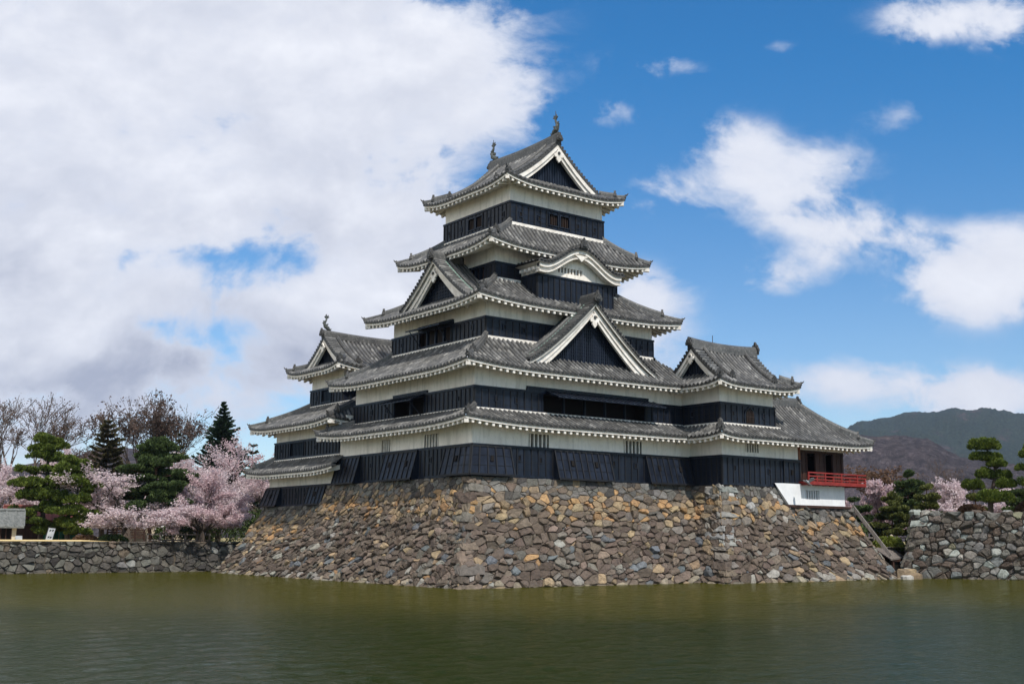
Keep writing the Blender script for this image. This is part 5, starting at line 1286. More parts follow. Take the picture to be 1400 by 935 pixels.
# ------------------------------------------------------------------ north-west small keep
def small_keep():
    N = thing('small_keep', 'smaller black and white tower with three roofs behind the left flank of the keep', 'castle', (-5, 12, 4.4))
    A = (-9, 1.0, 7.3, 17.3); B = (-8.73, 1.0, 7.0, 17.0); T = (-7.1, .2, 10.55, 15.05); FA, FT = frames(*A), frames(*T)
    Wt = lambda w, y: w[3] - y
    plaster(N, A, 4.4, 6.95, skip='E'); boards(N, A, 4.48, 5.74, loops={'W': [(2.6, 5.15), (4.2, 5.15), (5.6, 5.15)]}, skip='E', step=.5)
    chute(N, FA['W'][0], 0, 2.1, 4.48, 5.72, .5, 1, 0); chute(N, FA['W'][0], 6.2, 8.6, 4.48, 5.72, .5)
    mb = MB(); F, L = FA['W']; mb.fbox(F, -.1, L, -.2, .1, 4.36, 4.48); mb.build('sill_beam', 'dark', N)
    tier(N, (-10.3, 2.3, 6.0, 18.5), B, 6.66, .98, .22, .85, 'WN', 1.15, ('NW',))
    q = (Wt(B, 14.6), Wt(B, 12.7), 7.85, 8.75)
    plaster(N, B, 7.5, 10.1, {'W': [q]}, skip='E'); boards(N, B, 7.68, 8.84, {'W': [q]}, {'W': [(1.1, 8.3), (6, 8.3)]}, skip='E')
    opening(N, frames(*B)['W'][0], q, bars=9, barm='board', back=.2)
    tier(N, (-10.1, 2.3, 7.0, 18.6), (-7.1, .2, 8.3, 15.05), 9.75, 1.62, .25, .78, 'WSN', 1.2, ('NW', 'SW'))
    q3 = (Wt(T, 13.4), Wt(T, 12.1), 11.6, 12.4); plaster(N, T, 11.1, 14.0, {'W': [q3]}, skip='E')
    boards(N, T, 11.36, 12.5, {'W': [q3]}, {'W': [(.8, 11.95)]}, skip='E'); opening(N, FT['W'][0], q3, bars=7, barm='board', back=.2)
    ro, SS, a, b = irimoya(N, (-8.4, 1.6, 9.05, 16.55), 13.62, 2.45, 'x', 1.05, .32, 1.15, .55, .36, ridge_h=.42)
    fish(N, a + Vector((.25, 0, -.04)), (-1, 0), .95); rod(N, a + Vector((.25, 0, .7)), .4)
small_keep()

# ------------------------------------------------------------------ trees and shrubs
def limb(mb, rg, p, d, L, r, depth, out, k=5, wig=.22, split=(2, 3), ang=.55, up=.05, shrink=.72, flat=0, minr=.008, m=0):
    """one limb with its sub-limbs; out collects (point, depth) along the thin ones"""
    n = 4 if depth > 1 else 3; pts = [Vector(p)]; rad = [r]; d = Vector(d).normalized(); c = Vector(p)
    for i in range(n):
        d = (d + Vector((rg.uniform(-wig, wig), rg.uniform(-wig, wig), rg.uniform(-wig, wig) * (1 - flat) + up))).normalized()
        c = c + d * (L / n); pts.append(c.copy()); rad.append(max(minr, r * (1 - .42 * (i + 1) / n)))
        if depth <= 2: out.append((c.copy(), depth, d.copy()))
    mb.tube(pts, rad, max(3, k), m, cap=False)
    if depth == 0: return
    for s in range(rg.randint(*split) + (1 if depth > 2 else 0)):
        a = rg.uniform(0, 6.283); t = rg.choice((n, n, n - 1, n - 2)) if s else n
        ax = d.cross(Vector((math.cos(a), math.sin(a), rg.uniform(-.3, .3) * (1 - flat)))).normalized()
        nd = Matrix.Rotation(ang * rg.uniform(.55, 1.3), 3, ax) @ d
        if flat: nd.z *= (1 - flat * .55)
        limb(mb, rg, pts[t], nd, L * shrink * rg.uniform(.75, 1.15), rad[t] * .72, depth - 1, out, k - 1, wig, split, ang, up, shrink, flat, minr, m)
def leafquad(mb, rg, c, w, h, d=None, m=0):
    a = Vector((rg.gauss(0, 1), rg.gauss(0, 1), rg.gauss(0, 1))).normalized() if d is None else d
    b = a.cross(Vector((rg.gauss(0, 1), rg.gauss(0, 1), rg.gauss(0, 1))))
    if b.length < 1e-3: return
    b.normalize(); a = a * (h / 2); b = b * (w / 2); i = len(mb.v)
    mb.v.extend([tuple(c - a - b), tuple(c - a + b), tuple(c + a + b * .7), tuple(c + a - b * .7)]); mb.f.append((i, i + 1, i + 2, i + 3)); mb.m.append(m); mb.uv.append([(0, 0)] * 4)
def finish_tree(root, trunk, crown, bark, leafm, loc, W, H, base_h=None, out_pts=None, cname='crown'):
    """scale what was grown round the origin to the tree's real width and height, then link trunk and crown"""
    xs = [v[0] for v in (crown or trunk).v]; ys = [v[1] for v in (crown or trunk).v]; zs = [v[2] for v in (crown or trunk).v]
    xs.sort(); ys.sort(); zs.sort(); q = lambda a, f: a[int(f * (len(a) - 1))]
    sx = W / max(.1, (q(xs, .99) - q(xs, .01) + q(ys, .99) - q(ys, .01)) / 2); sz = H / max(.1, q(zs, .995)); ox = -(q(xs, .99) + q(xs, .01)) / 2; oy = -(q(ys, .99) + q(ys, .01)) / 2
    L = Vector(loc)
    for mb in (trunk, crown):
        if mb is None: continue
        nv = []
        for v in mb.v:
            k = min(1, max(0, v[2] / max(.1, q(zs, .3)))); nv.append((L.x + v[0] * sx + ox * sx * k, L.y + v[1] * sx + oy * sx * k, L.z + v[2] * sz))
        mb.v = nv
    trunk.build('trunk', bark, root)
    if crown: crown.build(cname, leafm, root)
def cherry(loc, W, H, seed, label, pink=False, dense=1.0, low=.16, lean=0, group='cherry trees in blossom'):
    rg = random.Random(seed); root = thing('cherry_tree', label, 'cherry tree', loc, group); tr, cr, out = MB(), MB(), []
    th = .16 + .08 * rg.random(); tr.tube([(0, 0, -.02), (.02 + lean * .05, .01, th * .5), (.03 + lean * .12, .03, th)], [.045, .036, .032], 7, cap=False)
    n = 6
    for i in range(n):
        a = 6.283 * i / n + rg.uniform(-.4, .4); el = rg.uniform(.12, .75); d = Vector((math.cos(a) + lean * .4, math.sin(a), el))
        limb(tr, rg, (.03 + lean * .12, .03, th * rg.uniform(.75, 1.0)), d, .30 * rg.uniform(.8, 1.2), .022, 3, out, 5, .24, (2, 3), .62, .03, .70, .35, .0022)
    limb(tr, rg, (.03, .03, th), (.1, .1, 1), .30, .022, 3, out, 5, .22, (2, 3), .6, .05, .72, .2, .0022)
    per = max(2, int(26 * dense * 900 / max(300, len(out)))); sz = .105 / W
    for p, dep, d in out:
        if dep > 1 and rg.random() < .4: continue
        if rg.random() < .10: continue
        for _ in range(per if dep < 2 else per // 2):
            g = .024; c = p + d * rg.uniform(-.05, .05) + Vector((rg.gauss(0, g), rg.gauss(0, g), rg.gauss(0, g * .75)))
            if c.z < low: continue
            s = sz * rg.uniform(.65, 1.35); leafquad(cr, rg, c, s, s)
    finish_tree(root, tr, cr, 'bark', 'blossompink' if pink else 'blossom', loc, W, H)
    return root
def pad(cr, rg, c, rx, rz, n, nl=.17, m=0, loose=1.0):
    """one clipped cloud of pine needles: lumpy top, flat underside"""
    lumps = [(rg.uniform(0, 6.283), rg.uniform(.25, .8), rg.uniform(.24, .5), rg.uniform(-.45, .35) * loose) for _ in range(9)]; tx, ty = rg.uniform(-.25, .25) * loose, rg.uniform(-.25, .25) * loose
    for _ in range(n):
        a, r, s, lz = rg.choice(lumps); lx, ly = math.cos(a) * r, math.sin(a) * r
        th, u = rg.uniform(0, 6.283), rg.random(); ph = math.acos(1 - u * 1.15); k = s * rg.uniform(.8, 1.02)
        x, y, z = lx + k * math.sin(ph) * math.cos(th), ly + k * math.sin(ph) * math.sin(th), max(-.25, k * math.cos(ph) * 1.5) + lz
        p = c + Vector((x * rx, y * rx, z * rz + (tx * x + ty * y) * rx * .6)); d = Vector((math.sin(ph) * math.cos(th) * .9 + rg.gauss(0, .35), math.sin(ph) * math.sin(th) * .9 + rg.gauss(0, .35), .75 + rg.gauss(0, .3))).normalized()
        leafquad(cr, rg, p + d * nl * .3, nl * .5, nl * rg.uniform(.8, 1.5), d, m)
def cloud_pine(loc, trunk, pads, seed, label, leafm='pineleaf', bark='bark', group=None, dens=260, r0=.2, nl=.17, name='clipped_pine', padz=1.3):
    """trunk: list of offsets; pads: (dx, dy, z, rx, rz) with a bough from the trunk to each"""
    rg = random.Random(seed); L = Vector(loc); root = thing(name, label, 'pine tree', loc, group); tr, cr = MB(), MB()
    T = [L + Vector(p) for p in trunk]; n = len(T); tr.tube(T, [r0 * (1 - .75 * i / (n - 1)) for i in range(n)], 7)
    for (dx, dy, z, rx, rz) in pads:
        c = L + Vector((dx, dy, z)); j = max(0, n - 2)
        for i in range(n - 1):
            if T[i].z <= c.z - .15 <= T[i + 1].z: j = i
        f = min(1, max(0, (c.z - .25 - T[j].z) / max(.01, T[j + 1].z - T[j].z))); q = T[j].lerp(T[j + 1], f)
        tr.tube([q, q.lerp(c, .5) + Vector((0, 0, -.06)), c + Vector((0, 0, -rz * .2))], [r0 * .4, r0 * .3, r0 * .15], 5)
        for _ in range(4): tr.tube([q.lerp(c, .6), c + Vector((rg.uniform(-.6, .6) * rx, rg.uniform(-.6, .6) * rx, 0))], [r0 * .2, .012], 4)
        pad(cr, rg, c, rx * 1.08, rz * padz, int(dens * rx * rx * 9 + 90), nl, 0, .15 if padz > 1.5 else 1)
        for _ in range(0 if padz > 1.5 else 2 if rx > .6 else 1):
            a = rg.uniform(0, 6.283); q = rg.uniform(.5, .85); pad(cr, rg, c + Vector((math.cos(a) * rx * q, math.sin(a) * rx * q, rg.uniform(-.5, .35) * rz)), rx * rg.uniform(.35, .55), rz * padz * rg.uniform(.5, .8), int(dens * rx * rx * 2.2 + 50), nl)
    tr.build('trunk', bark, root); cr.build('crown', leafm, root); return root
def loose_pine(loc, H, W, seed, label, leafm='pinedark', bark='redbark', layers=9, group=None, dens=200, bare=.3, name='pine_tree', nl=.2):
    rg = random.Random(seed); trunk = [(0, 0, 0)]; x = y = 0
    for i in range(1, 7): x += rg.uniform(-.05, .05) * H * .5; y += rg.uniform(-.03, .03) * H; trunk.append((x, y, H * .96 * i / 6))
    pads = []
    for i in range(layers):
        f = bare + (1 - bare) * i / (layers - 1); k = (1 - ((f - bare) / (1 - bare)) ** 1.7 * .72); nn = 3 if i < layers - 1 else 1
        a0 = rg.uniform(0, 6.28)
        for j in range(nn):
            a = a0 + 6.283 * j / nn + rg.uniform(-.4, .4); r = W / 2 * k * rg.uniform(.35, .78) * (0 if nn == 1 else 1); px = trunk[min(6, int(f * 6))]
            pads.append((px[0] + math.cos(a) * r, px[1] + math.sin(a) * r, H * f + rg.uniform(-.25, .1), W * rg.uniform(.17, .26) * (.5 + .5 * k), H * .05 * rg.uniform(.8, 1.2)))
    return cloud_pine(loc, trunk, pads, seed + 50, label, leafm, bark, group, dens, .17 * H / 8, nl, name)
def bare_tree(loc, W, H, seed, label, depth=5, buds=0, spread=.5, forks=5, th=.28, group='leafless trees', budm='bud', up=.06, minr=.0013):
    rg = random.Random(seed); root = thing('bare_tree', label, 'leafless tree', loc, group); tr, out = MB(), []
    tr.tube([(0, 0, -.02), (.01, 0, th * .5), (.0, .01, th)], [.035, .028, .024], 7, cap=False)
    for i in range(forks):
        a = 6.283 * i / forks + rg.uniform(-.5, .5)
        limb(tr, rg, (0, .01, th * rg.uniform(.8, 1)), (math.cos(a) * spread, math.sin(a) * spread, 1), .26, .016, depth - 1, out, 5, .16, (2, 3), .42, up, .72, 0, minr)
    cr = None
    if buds:
        cr = MB()
        for p, dep, d in out:
            if dep > 1: continue
            for _ in range(buds):
                s = .055 / W * rg.uniform(.7, 1.5); leafquad(cr, rg, p + Vector((rg.gauss(0, .012), rg.gauss(0, .012), rg.gauss(0, .012))), s, s * 1.6)
    finish_tree(root, tr, cr, 'twig', budm, loc, W, H, cname='buds'); return root
def conifer(loc, W, H, seed, label, leafm, whorls=22, droop=-.05, rise=.25, bare=.06, dens=1.0, group=None, name='fir_tree', shape=1.0, gap=0):
    rg = random.Random(seed); L = Vector(loc); root = thing(name, label, 'conifer', loc, group); tr, cr = MB(), MB()
    tr.tube([L, L + Vector((0, 0, H * .5)), L + Vector((0, 0, H * .98))], [.022 * H, .014 * H, .002 * H], 7)
    for i in range(whorls):
        f = bare + (1 - bare) * (i + .5) / whorls; z = H * f; r = W / 2 * ((1 - f) / (1 - bare)) ** shape * rg.uniform(.85, 1.1); nb = 8 if r > .6 else 5
        for j in range(nb):
            if rg.random() < gap: continue
            a = 6.283 * (j + rg.random()) / nb; rr = r * rg.uniform(.72, 1.1); dirv = Vector((math.cos(a), math.sin(a), 0)); side = Vector((-dirv.y, dirv.x, 0))
            tip = L + Vector((0, 0, z)) + dirv * rr + Vector((0, 0, rr * (rise + rg.uniform(-.08, .08)))); st = L + Vector((0, 0, z - .05)); mid = st.lerp(tip, .5) + Vector((0, 0, droop * rr))
            tr.tube([st, mid, tip], [.012 * r + .012, .008 * r + .008, .006], 4, cap=False)
            for q in range(int((10 + rr * 34) * dens)):
                t = rg.uniform(.18, 1.05) ** .8; b = st.lerp(mid, t * 2) if t < .5 else mid.lerp(tip, t * 2 - 1); wd = .34 * rr * (1.05 - t) + .07
                s = rg.uniform(-1, 1); c = b + side * (s * wd) + dirv * (-abs(s) * wd * .45) + Vector((0, 0, rg.gauss(0, .04) - .04 - abs(s) * .05))
                d = (dirv * .7 + side * (s * .7) + Vector((0, 0, rg.uniform(-.1, .35)))).normalized(); leafquad(cr, rg, c, .12, rg.uniform(.2, .38), d)
    tr.build('trunk', 'bark', root); cr.build('crown', leafm, root); return root
def hedge(loc, rx, ry, h, seed, label, leafm='hedgeleaf', n=2600, name='clipped_hedge', cat='hedge', s=.085, group=None):
    rg = random.Random(seed); L = Vector(loc); root = thing(name, label, cat, loc, group); cr, tr = MB(), MB()
    for i in range(5):
        a = rg.uniform(0, 6.28); tr.tube([L + Vector((0, 0, 0)), L + Vector((math.cos(a) * rx * .5, math.sin(a) * ry * .5, h * .7))], [.05, .015], 5)
    for _ in range(n):
        th, u = rg.uniform(0, 6.283), rg.random(); ph = math.acos(1 - u); k = (1 - .25 * rg.random() ** 2) * (1 + .10 * math.sin(5 * th) * math.sin(3 * ph))
        v = Vector((math.sin(ph) * math.cos(th), math.sin(ph) * math.sin(th), math.cos(ph) ** .6 if math.cos(ph) > 0 else 0)); c = L + Vector((v.x * rx * k, v.y * ry * k, v.z * h * k))
        d = (v + Vector((rg.gauss(0, .5), rg.gauss(0, .5), .3 + rg.gauss(0, .4)))).normalized(); leafquad(cr, rg, c, s, s * 1.5, d)
    tr.build('stem', 'bark', root); cr.build('foliage', leafm, root); return root
def vegetation():
    z = 1.95
    # left bank, front to back
    cherry((-16.3, 24.8, z), 8.8, 5.0, 101, 'wide low cherry tree spreading over the wall between the clipped pines and the red pine', lean=.0, dense=1.25)
    cherry((-11.6, 22.6, z), 7.0, 5.0, 102, 'pink cherry tree drooping over the moat wall right beside the castle base', True, dense=1.3, low=.02)
    cherry((-5.4, 36.4, z), 10.5, 7.9, 103, 'tall cherry tree behind the red pine, under the dark fir', dense=1.15)
    cherry((-1.2, 33.0, z), 9.5, 8.6, 104, 'pink cherry tree rising behind the roofs of the small keep', True, dense=1.1)
    cherry((-21.9, 38.2, z), 7.0, 5.7, 105, 'cherry tree at the left edge, behind the gatehouse roof', dense=1.1)
    cherry((-15.8, 43.5, z), 5.0, 7.4, 106, 'narrow cherry tree peeping out between the two clipped pines of the left bank', dense=1.0)
    cherry((-13.6, 36.5, z), 6.5, 5.6, 107, 'cherry tree in the second row, left of the red pine', dense=1.2)
    cherry((-8.2, 31.5, z), 9.0, 6.6, 109, 'broad cherry tree between the red pine and the pink cherry by the castle', dense=1.3)
    cherry((-9.0, 28.8, z), 6.0, 4.4, 108, 'low cherry tree half hidden in the gap right of the red pine trunk', dense=1.0)
    cloud_pine((-21.3, 27.9, z), [(0, 0, 0), (.15, 0, 1.6), (-.1, .1, 3.2), (.2, 0, 4.8), (.1, 0, 6.4), (.25, 0, 7.2)],
               [(.3, 0, 7.15, .95, .42), (.15, .1, 6.5, 1.2, .40), (-.5, 0, 6.05, .8, .3), (.9, -.2, 5.9, .8, .35), (-1.2, 0, 5.0, .7, .3), (.6, .3, 5.0, 1.0, .3), (1.5, 0, 4.75, .7, .35), (-1.2, -.2, 4.0, 1.1, .40), (.6, .2, 3.9, 1.2, .4), (-.6, -.3, 3.2, 1.2, .45), (1.2, -.2, 3.1, .9, .4),
                (.3, -.3, 2.45, .9, .4), (-1.1, .2, 2.0, .9, .4), (-.3, -.4, 1.35, .8, .3), (.9, -.3, 1.0, .9, .4), (.2, -.4, .75, .8, .3)], 201, 'tall layered pine tree near the gatehouse on the left bank', dens=210, group='clipped pines on the left bank')
    cloud_pine((-19.9, 26.2, z), [(0, 0, 0), (-.1, 0, 1.5), (.15, .1, 3.0), (0, 0, 4.4), (.15, 0, 5.6)],
               [(.2, 0, 5.55, .9, .45), (-.35, .1, 4.9, 1.0, .45), (.9, -.1, 4.75, .75, .38), (-.2, -.2, 4.1, 1.3, .5), (.8, -.3, 3.7, 1.0, .5), (-.9, 0, 3.2, .8, .4), (.3, -.3, 3.0, 1.1, .5), (-.4, -.3, 2.2, 1.1, .45), (.9, -.2, 2.1, .9, .4), (.2, -.2, 1.4, 1.0, .4), (.7, -.3, .8, .9, .3)], 202, 'shorter dense pine tree beside the white banner on the left bank', dens=230, group='clipped pines on the left bank')
    loose_pine((-13.3, 28.0, z), 7.6, 6.0, 203, 'red barked pine tree standing between the pink cherries of the left bank', layers=9, bare=.36, dens=150)
    bare_tree((-15.2, 57.6, z), 12.0, 13.3, 301, 'large leafless reddish tree at the far left edge', 6, 1, .62, 4, .25)
    bare_tree((-6.0, 72.3, z), 9.0, 10.5, 302, 'small leafless brown tree far behind the clipped pines', 5, 3, .6, 4, .3)
    bare_tree((-4.2, 54.0, z), 8.8, 14.0, 303, 'broad leafless dark tree left of the fir', 6, 1, .40, 5, .22, up=.10)
    conifer((-10.1, 49.5, z), 6.0, 11.2, 401, 'sparse brown green conifer left of the broad leafless tree', 'cedarleaf', 22, -.10, .22, .1, 2.0, name='cedar_tree', shape=.55, gap=.12)
    conifer((-2.8, 40.4, z), 8.4, 12.6, 402, 'dark green pointed fir rising over the cherry blossom', 'firleaf', 36, -.06, .30, .08, 1.7, shape=.9)
    conifer((-4.3, 46.7, z), 3.6, 10.2, 403, 'olive brown conifer just left of the dark fir', 'cedarleaf', 15, -.08, .25, .1, .8, name='cedar_tree', shape=.7, gap=.15)
    conifer((3.2, 47.0, z), 5, 9.6, 404, 'low olive conifer between the fir and the small keep', 'cedarleaf', 13, -.08, .2, .1, .8, name='cedar_tree', shape=.6, gap=.12)
    hedge((-19.2, 24.4, z), .9, .7, .5, 501, 'brown clipped shrub at the foot of the shorter clipped pine', 'brownleaf', 900, 'low_shrub', 'shrub')
    hedge((-17.6, 23.6, z), 1.0, .7, .55, 502, 'dark low shrub under the wide low cherry tree', 'pinedark', 900, 'low_shrub', 'shrub')
    hedge((-12.2, 26.5, z), 1.5, 1.0, 1.5, 503, 'dark green bush behind the rail fence', 'pinedark', 1800, 'bush', 'shrub', .1)
    hedge((-8.6, 26.5, z), 1.6, 1.1, 2.2, 504, 'tall dark bush in the shade left of the pink cherry by the castle', 'pinedark', 2200, 'bush', 'shrub', .1)
    hedge((-4.5, 27, z), 2.2, 1.3, 2.6, 505, 'dark bush behind the pink cherry by the castle', 'pinedark', 2200, 'bush', 'shrub', .1)
    hedge((-24.2, 33, z), 1.5, 1.0, 2.6, 506, 'reddish brown bush at the left edge behind the gatehouse', 'brownleaf', 1500, 'bush', 'shrub', .1)
    # right bank
    g = 'clipped garden pines behind the sluice'; t = 4.1
    big = [(0, 0, -.1), (-.05, 0, .6), (.02, 0, 1.5), (.35, 0, 2.3), (.50, .05, 3.2), (.30, 0, 3.9), (.10, 0, 4.7), (.05, 0, 5.2)]
    def lat(m, dep, z, rx, rz): return (.5 * m + .86 * dep, -.87 * m + .5 * dep, z, rx, rz)
    cloud_pine((28.2, -15.0, t), [(0, 0, -.2), (.0, 0, .8), (.08, -.1, 1.6), (.18, -.3, 2.4), (.22, -.38, 3.2), (.16, -.28, 3.9), (.02, -.05, 4.3), (0, 0, 4.7)],
               [lat(-.05, 0, 4.55, 1.06, .56), lat(-.2, .1, 3.78, .92, .34), lat(.65, -.1, 3.35, .76, .36), lat(-.15, -.2, 2.62, .66, .50), lat(.9, .1, 2.6, .46, .36), lat(-.95, 0, 1.9, .78, .42), lat(1.02, -.1, 1.95, .60, .42), lat(.38, -.2, 1.0, 1.2, .50)], 601, 'tall clipped pine with tiered cloud shaped pads on the terrace wall', padz=1.75, dens=520, r0=.19, name='clipped_pine')
    cloud_pine((29.6, -17.6, t), [(p[0] * .8, p[1], p[2] * .98) for p in big], [(.2, 0, 4.5, .9, .40), (-.5, 0, 3.9, .7, .35), (.8, -.1, 3.3, .95, .38), (-.45, .1, 3.0, .75, .3), (-.55, -.2, 2.0, .85, .36), (.8, .1, 1.9, .9, .4), (-.1, -.3, 1.0, 1.1, .36)], 602, 'clipped pine cut off by the right edge of the view', padz=1.75, dens=460, r0=.17, name='clipped_pine')
    cherry((29.5, -5.4, z), 4.1, 4.7, 701, 'pink cherry tree just right of the red balcony', True, dense=1.3, group='cherry trees of the right bank')
    cherry((38.6, -4.8, z), 6.0, 5.0, 702, 'pale pink cherry tree behind the end of the terrace wall', dense=1.3, group='cherry trees of the right bank')
    cherry((43.5, -8.5, z), 6.5, 4.6, 703, 'pale cherry tree behind the trunk of the tall clipped pine', dense=1.1, group='cherry trees of the right bank')
    bare_tree((37.3, .7, z), 5.2, 6.5, 704, 'leafless brown tree behind the red balcony', 5, 3, .5, 4, .3, budm='brownleaf')
    bare_tree((60.2, 9.6, z), 9.0, 8.2, 705, 'faint grey leafless tree before the wooded hill', 5, 1, .5, 5, .3)
    loose_pine((35.7, -4.0, z), 5.6, 3.4, 706, 'dark rounded pine between the two pink cherries of the right bank', layers=6, bare=.35, group=g, dens=260)
    loose_pine((28.2, -7.4, z), 3.8, 3.0, 707, 'olive layered pine with a straight trunk above the sluice', 'pineolive', 'redbark', 6, g, 260, .25)
    loose_pine((30.4, -8.9, z), 4.3, 2.6, 708, 'olive pine right behind the corner of the terrace wall', 'pineolive', 'redbark', 6, g, 260, .25)
    loose_pine((26.6, -5.6, z), 3.4, 2.8, 709, 'low dark pine behind the slope of the castle base', 'pinedark', 'bark', 5, g, 260, .15)
    loose_pine((33.0, -11.0, z), 4.2, 2.4, 710, 'small olive pine peeping over the terrace wall', 'pineolive', 'redbark', 5, g, 260, .35)
    loose_pine((34.6, -13.4, z), 4.6, 2.6, 711, 'small layered pine left of the tall clipped pine', 'pinedark', 'bark', 5, g, 260, .4)
    hedge((24.3, -9.6, 1.7), 1.35, .9, .95, 712, 'yellow green clipped hedge above the sluice roof')
    hedge((26.2, -10.4, 1.8), .65, .6, 1.25, 713, 'round green clipped bush next to the terrace wall', 'pineolive', 1200, 'round_bush', 'shrub')
    hedge((24.8, -6.4, 1.9), 1.2, 1.0, 1.7, 714, 'dark bush against the east slope of the castle base', 'pinedark', 1800, 'bush', 'shrub', .1)
    hedge((31.0, -16.4, t), 1.6, .9, 1.0, 715, 'reddish brown shrub under the right clipped pine', 'brownleaf', 1600, 'low_shrub', 'shrub')
    hedge((29.9, -12.6, t), 1.5, .7, .8, 716, 'brown shrub left of the tall clipped pine', 'brownleaf', 1300, 'low_shrub', 'shrub')
    hedge((27.4, -11.4, t - .6), 1.3, .7, .9, 717, 'green shrub spilling over the top of the terrace wall', 'pineolive', 1400, 'low_shrub', 'shrub')
vegetation()

# ------------------------------------------------------------------ small buildings and furniture of the banks
def hut(loc, W, D, H, RH, label, roofm, wallm, yaw=0, over=.5, name='garden_hut', cat='hut', openings=()):
    o = thing(name, label, cat, loc); o.rotation_euler = (0, 0, yaw); ORG[o.name] = Vector((0, 0, 0))
    mb = MB(); F = frames(-W / 2, W / 2, -D / 2, D / 2)
    for k, (f, L) in F.items(): panel(mb, f, 0, L, 0, H, openings if k == 'S' else (), 0, .15)
    mb.prism([(-W / 2, -D / 2, H), (-W / 2, 0, H + RH * .9), (-W / 2, D / 2, H)], (W, 0, 0)); mb.build('wall', wallm, o)
    mb = MB()
    for sg in (-1, 1):
        y0, z0 = sg * (D / 2 + over), H - over * RH / (D / 2); n = int(W * 2.2); w = W + 2 * over
        mb.box([Vector(p) for p in ((-w / 2, y0, z0), (w / 2, y0, z0), (w / 2, 0, H + RH), (-w / 2, 0, H + RH), (-w / 2, y0, z0 + .12), (w / 2, y0, z0 + .12), (w / 2, 0, H + RH + .12), (-w / 2, 0, H + RH + .12))])
        for i in range(n + 1): x = -w / 2 + w * i / n; mb.beam((x, y0, z0 + .14), (x, 0, H + RH + .14), .08, .07)
    mb.tube([(-W / 2 - over, 0, H + RH + .15), (W / 2 + over, 0, H + RH + .15)], .14, 6); mb.build('roof', roofm, o)
    for a, b, lo, hi in openings:
        m2 = MB(); f = F['S'][0]; m2.face([f.p(a, -.13, lo), f.p(b, -.13, lo), f.p(b, -.13, hi), f.p(a, -.13, hi)], 1)
        for i in range(5): s = a + (b - a) * i / 4; m2.fbox(f, s - .03, s + .03, -.1, .03, lo, hi)
        m2.build('door', ['brownwood', 'dark'], o)
    return o
def rail_fence(p0, p1, h, rails, posts, label, m='greywood', name='rail_fence'):
    p0, p1 = Vector(p0), Vector(p1); o = thing(name, label, 'fence', p0)
    for i in range(posts + 1):
        p = p0.lerp(p1, i / posts); mb = MB(); mb.beam(p, p + Vector((0, 0, h)), .10, .10); mb.beam(p + Vector((0, 0, h)), p + Vector((0, 0, h + .04)), .13, .13); mb.build('post', m, o)
    for j in range(rails): z = h * (.25 + .68 * j / max(1, rails - 1)); mb = MB(); mb.beam(p0 + Vector((0, 0, z)), p1 + Vector((0, 0, z)), .05, .10); mb.build('rail', m, o)
    return o
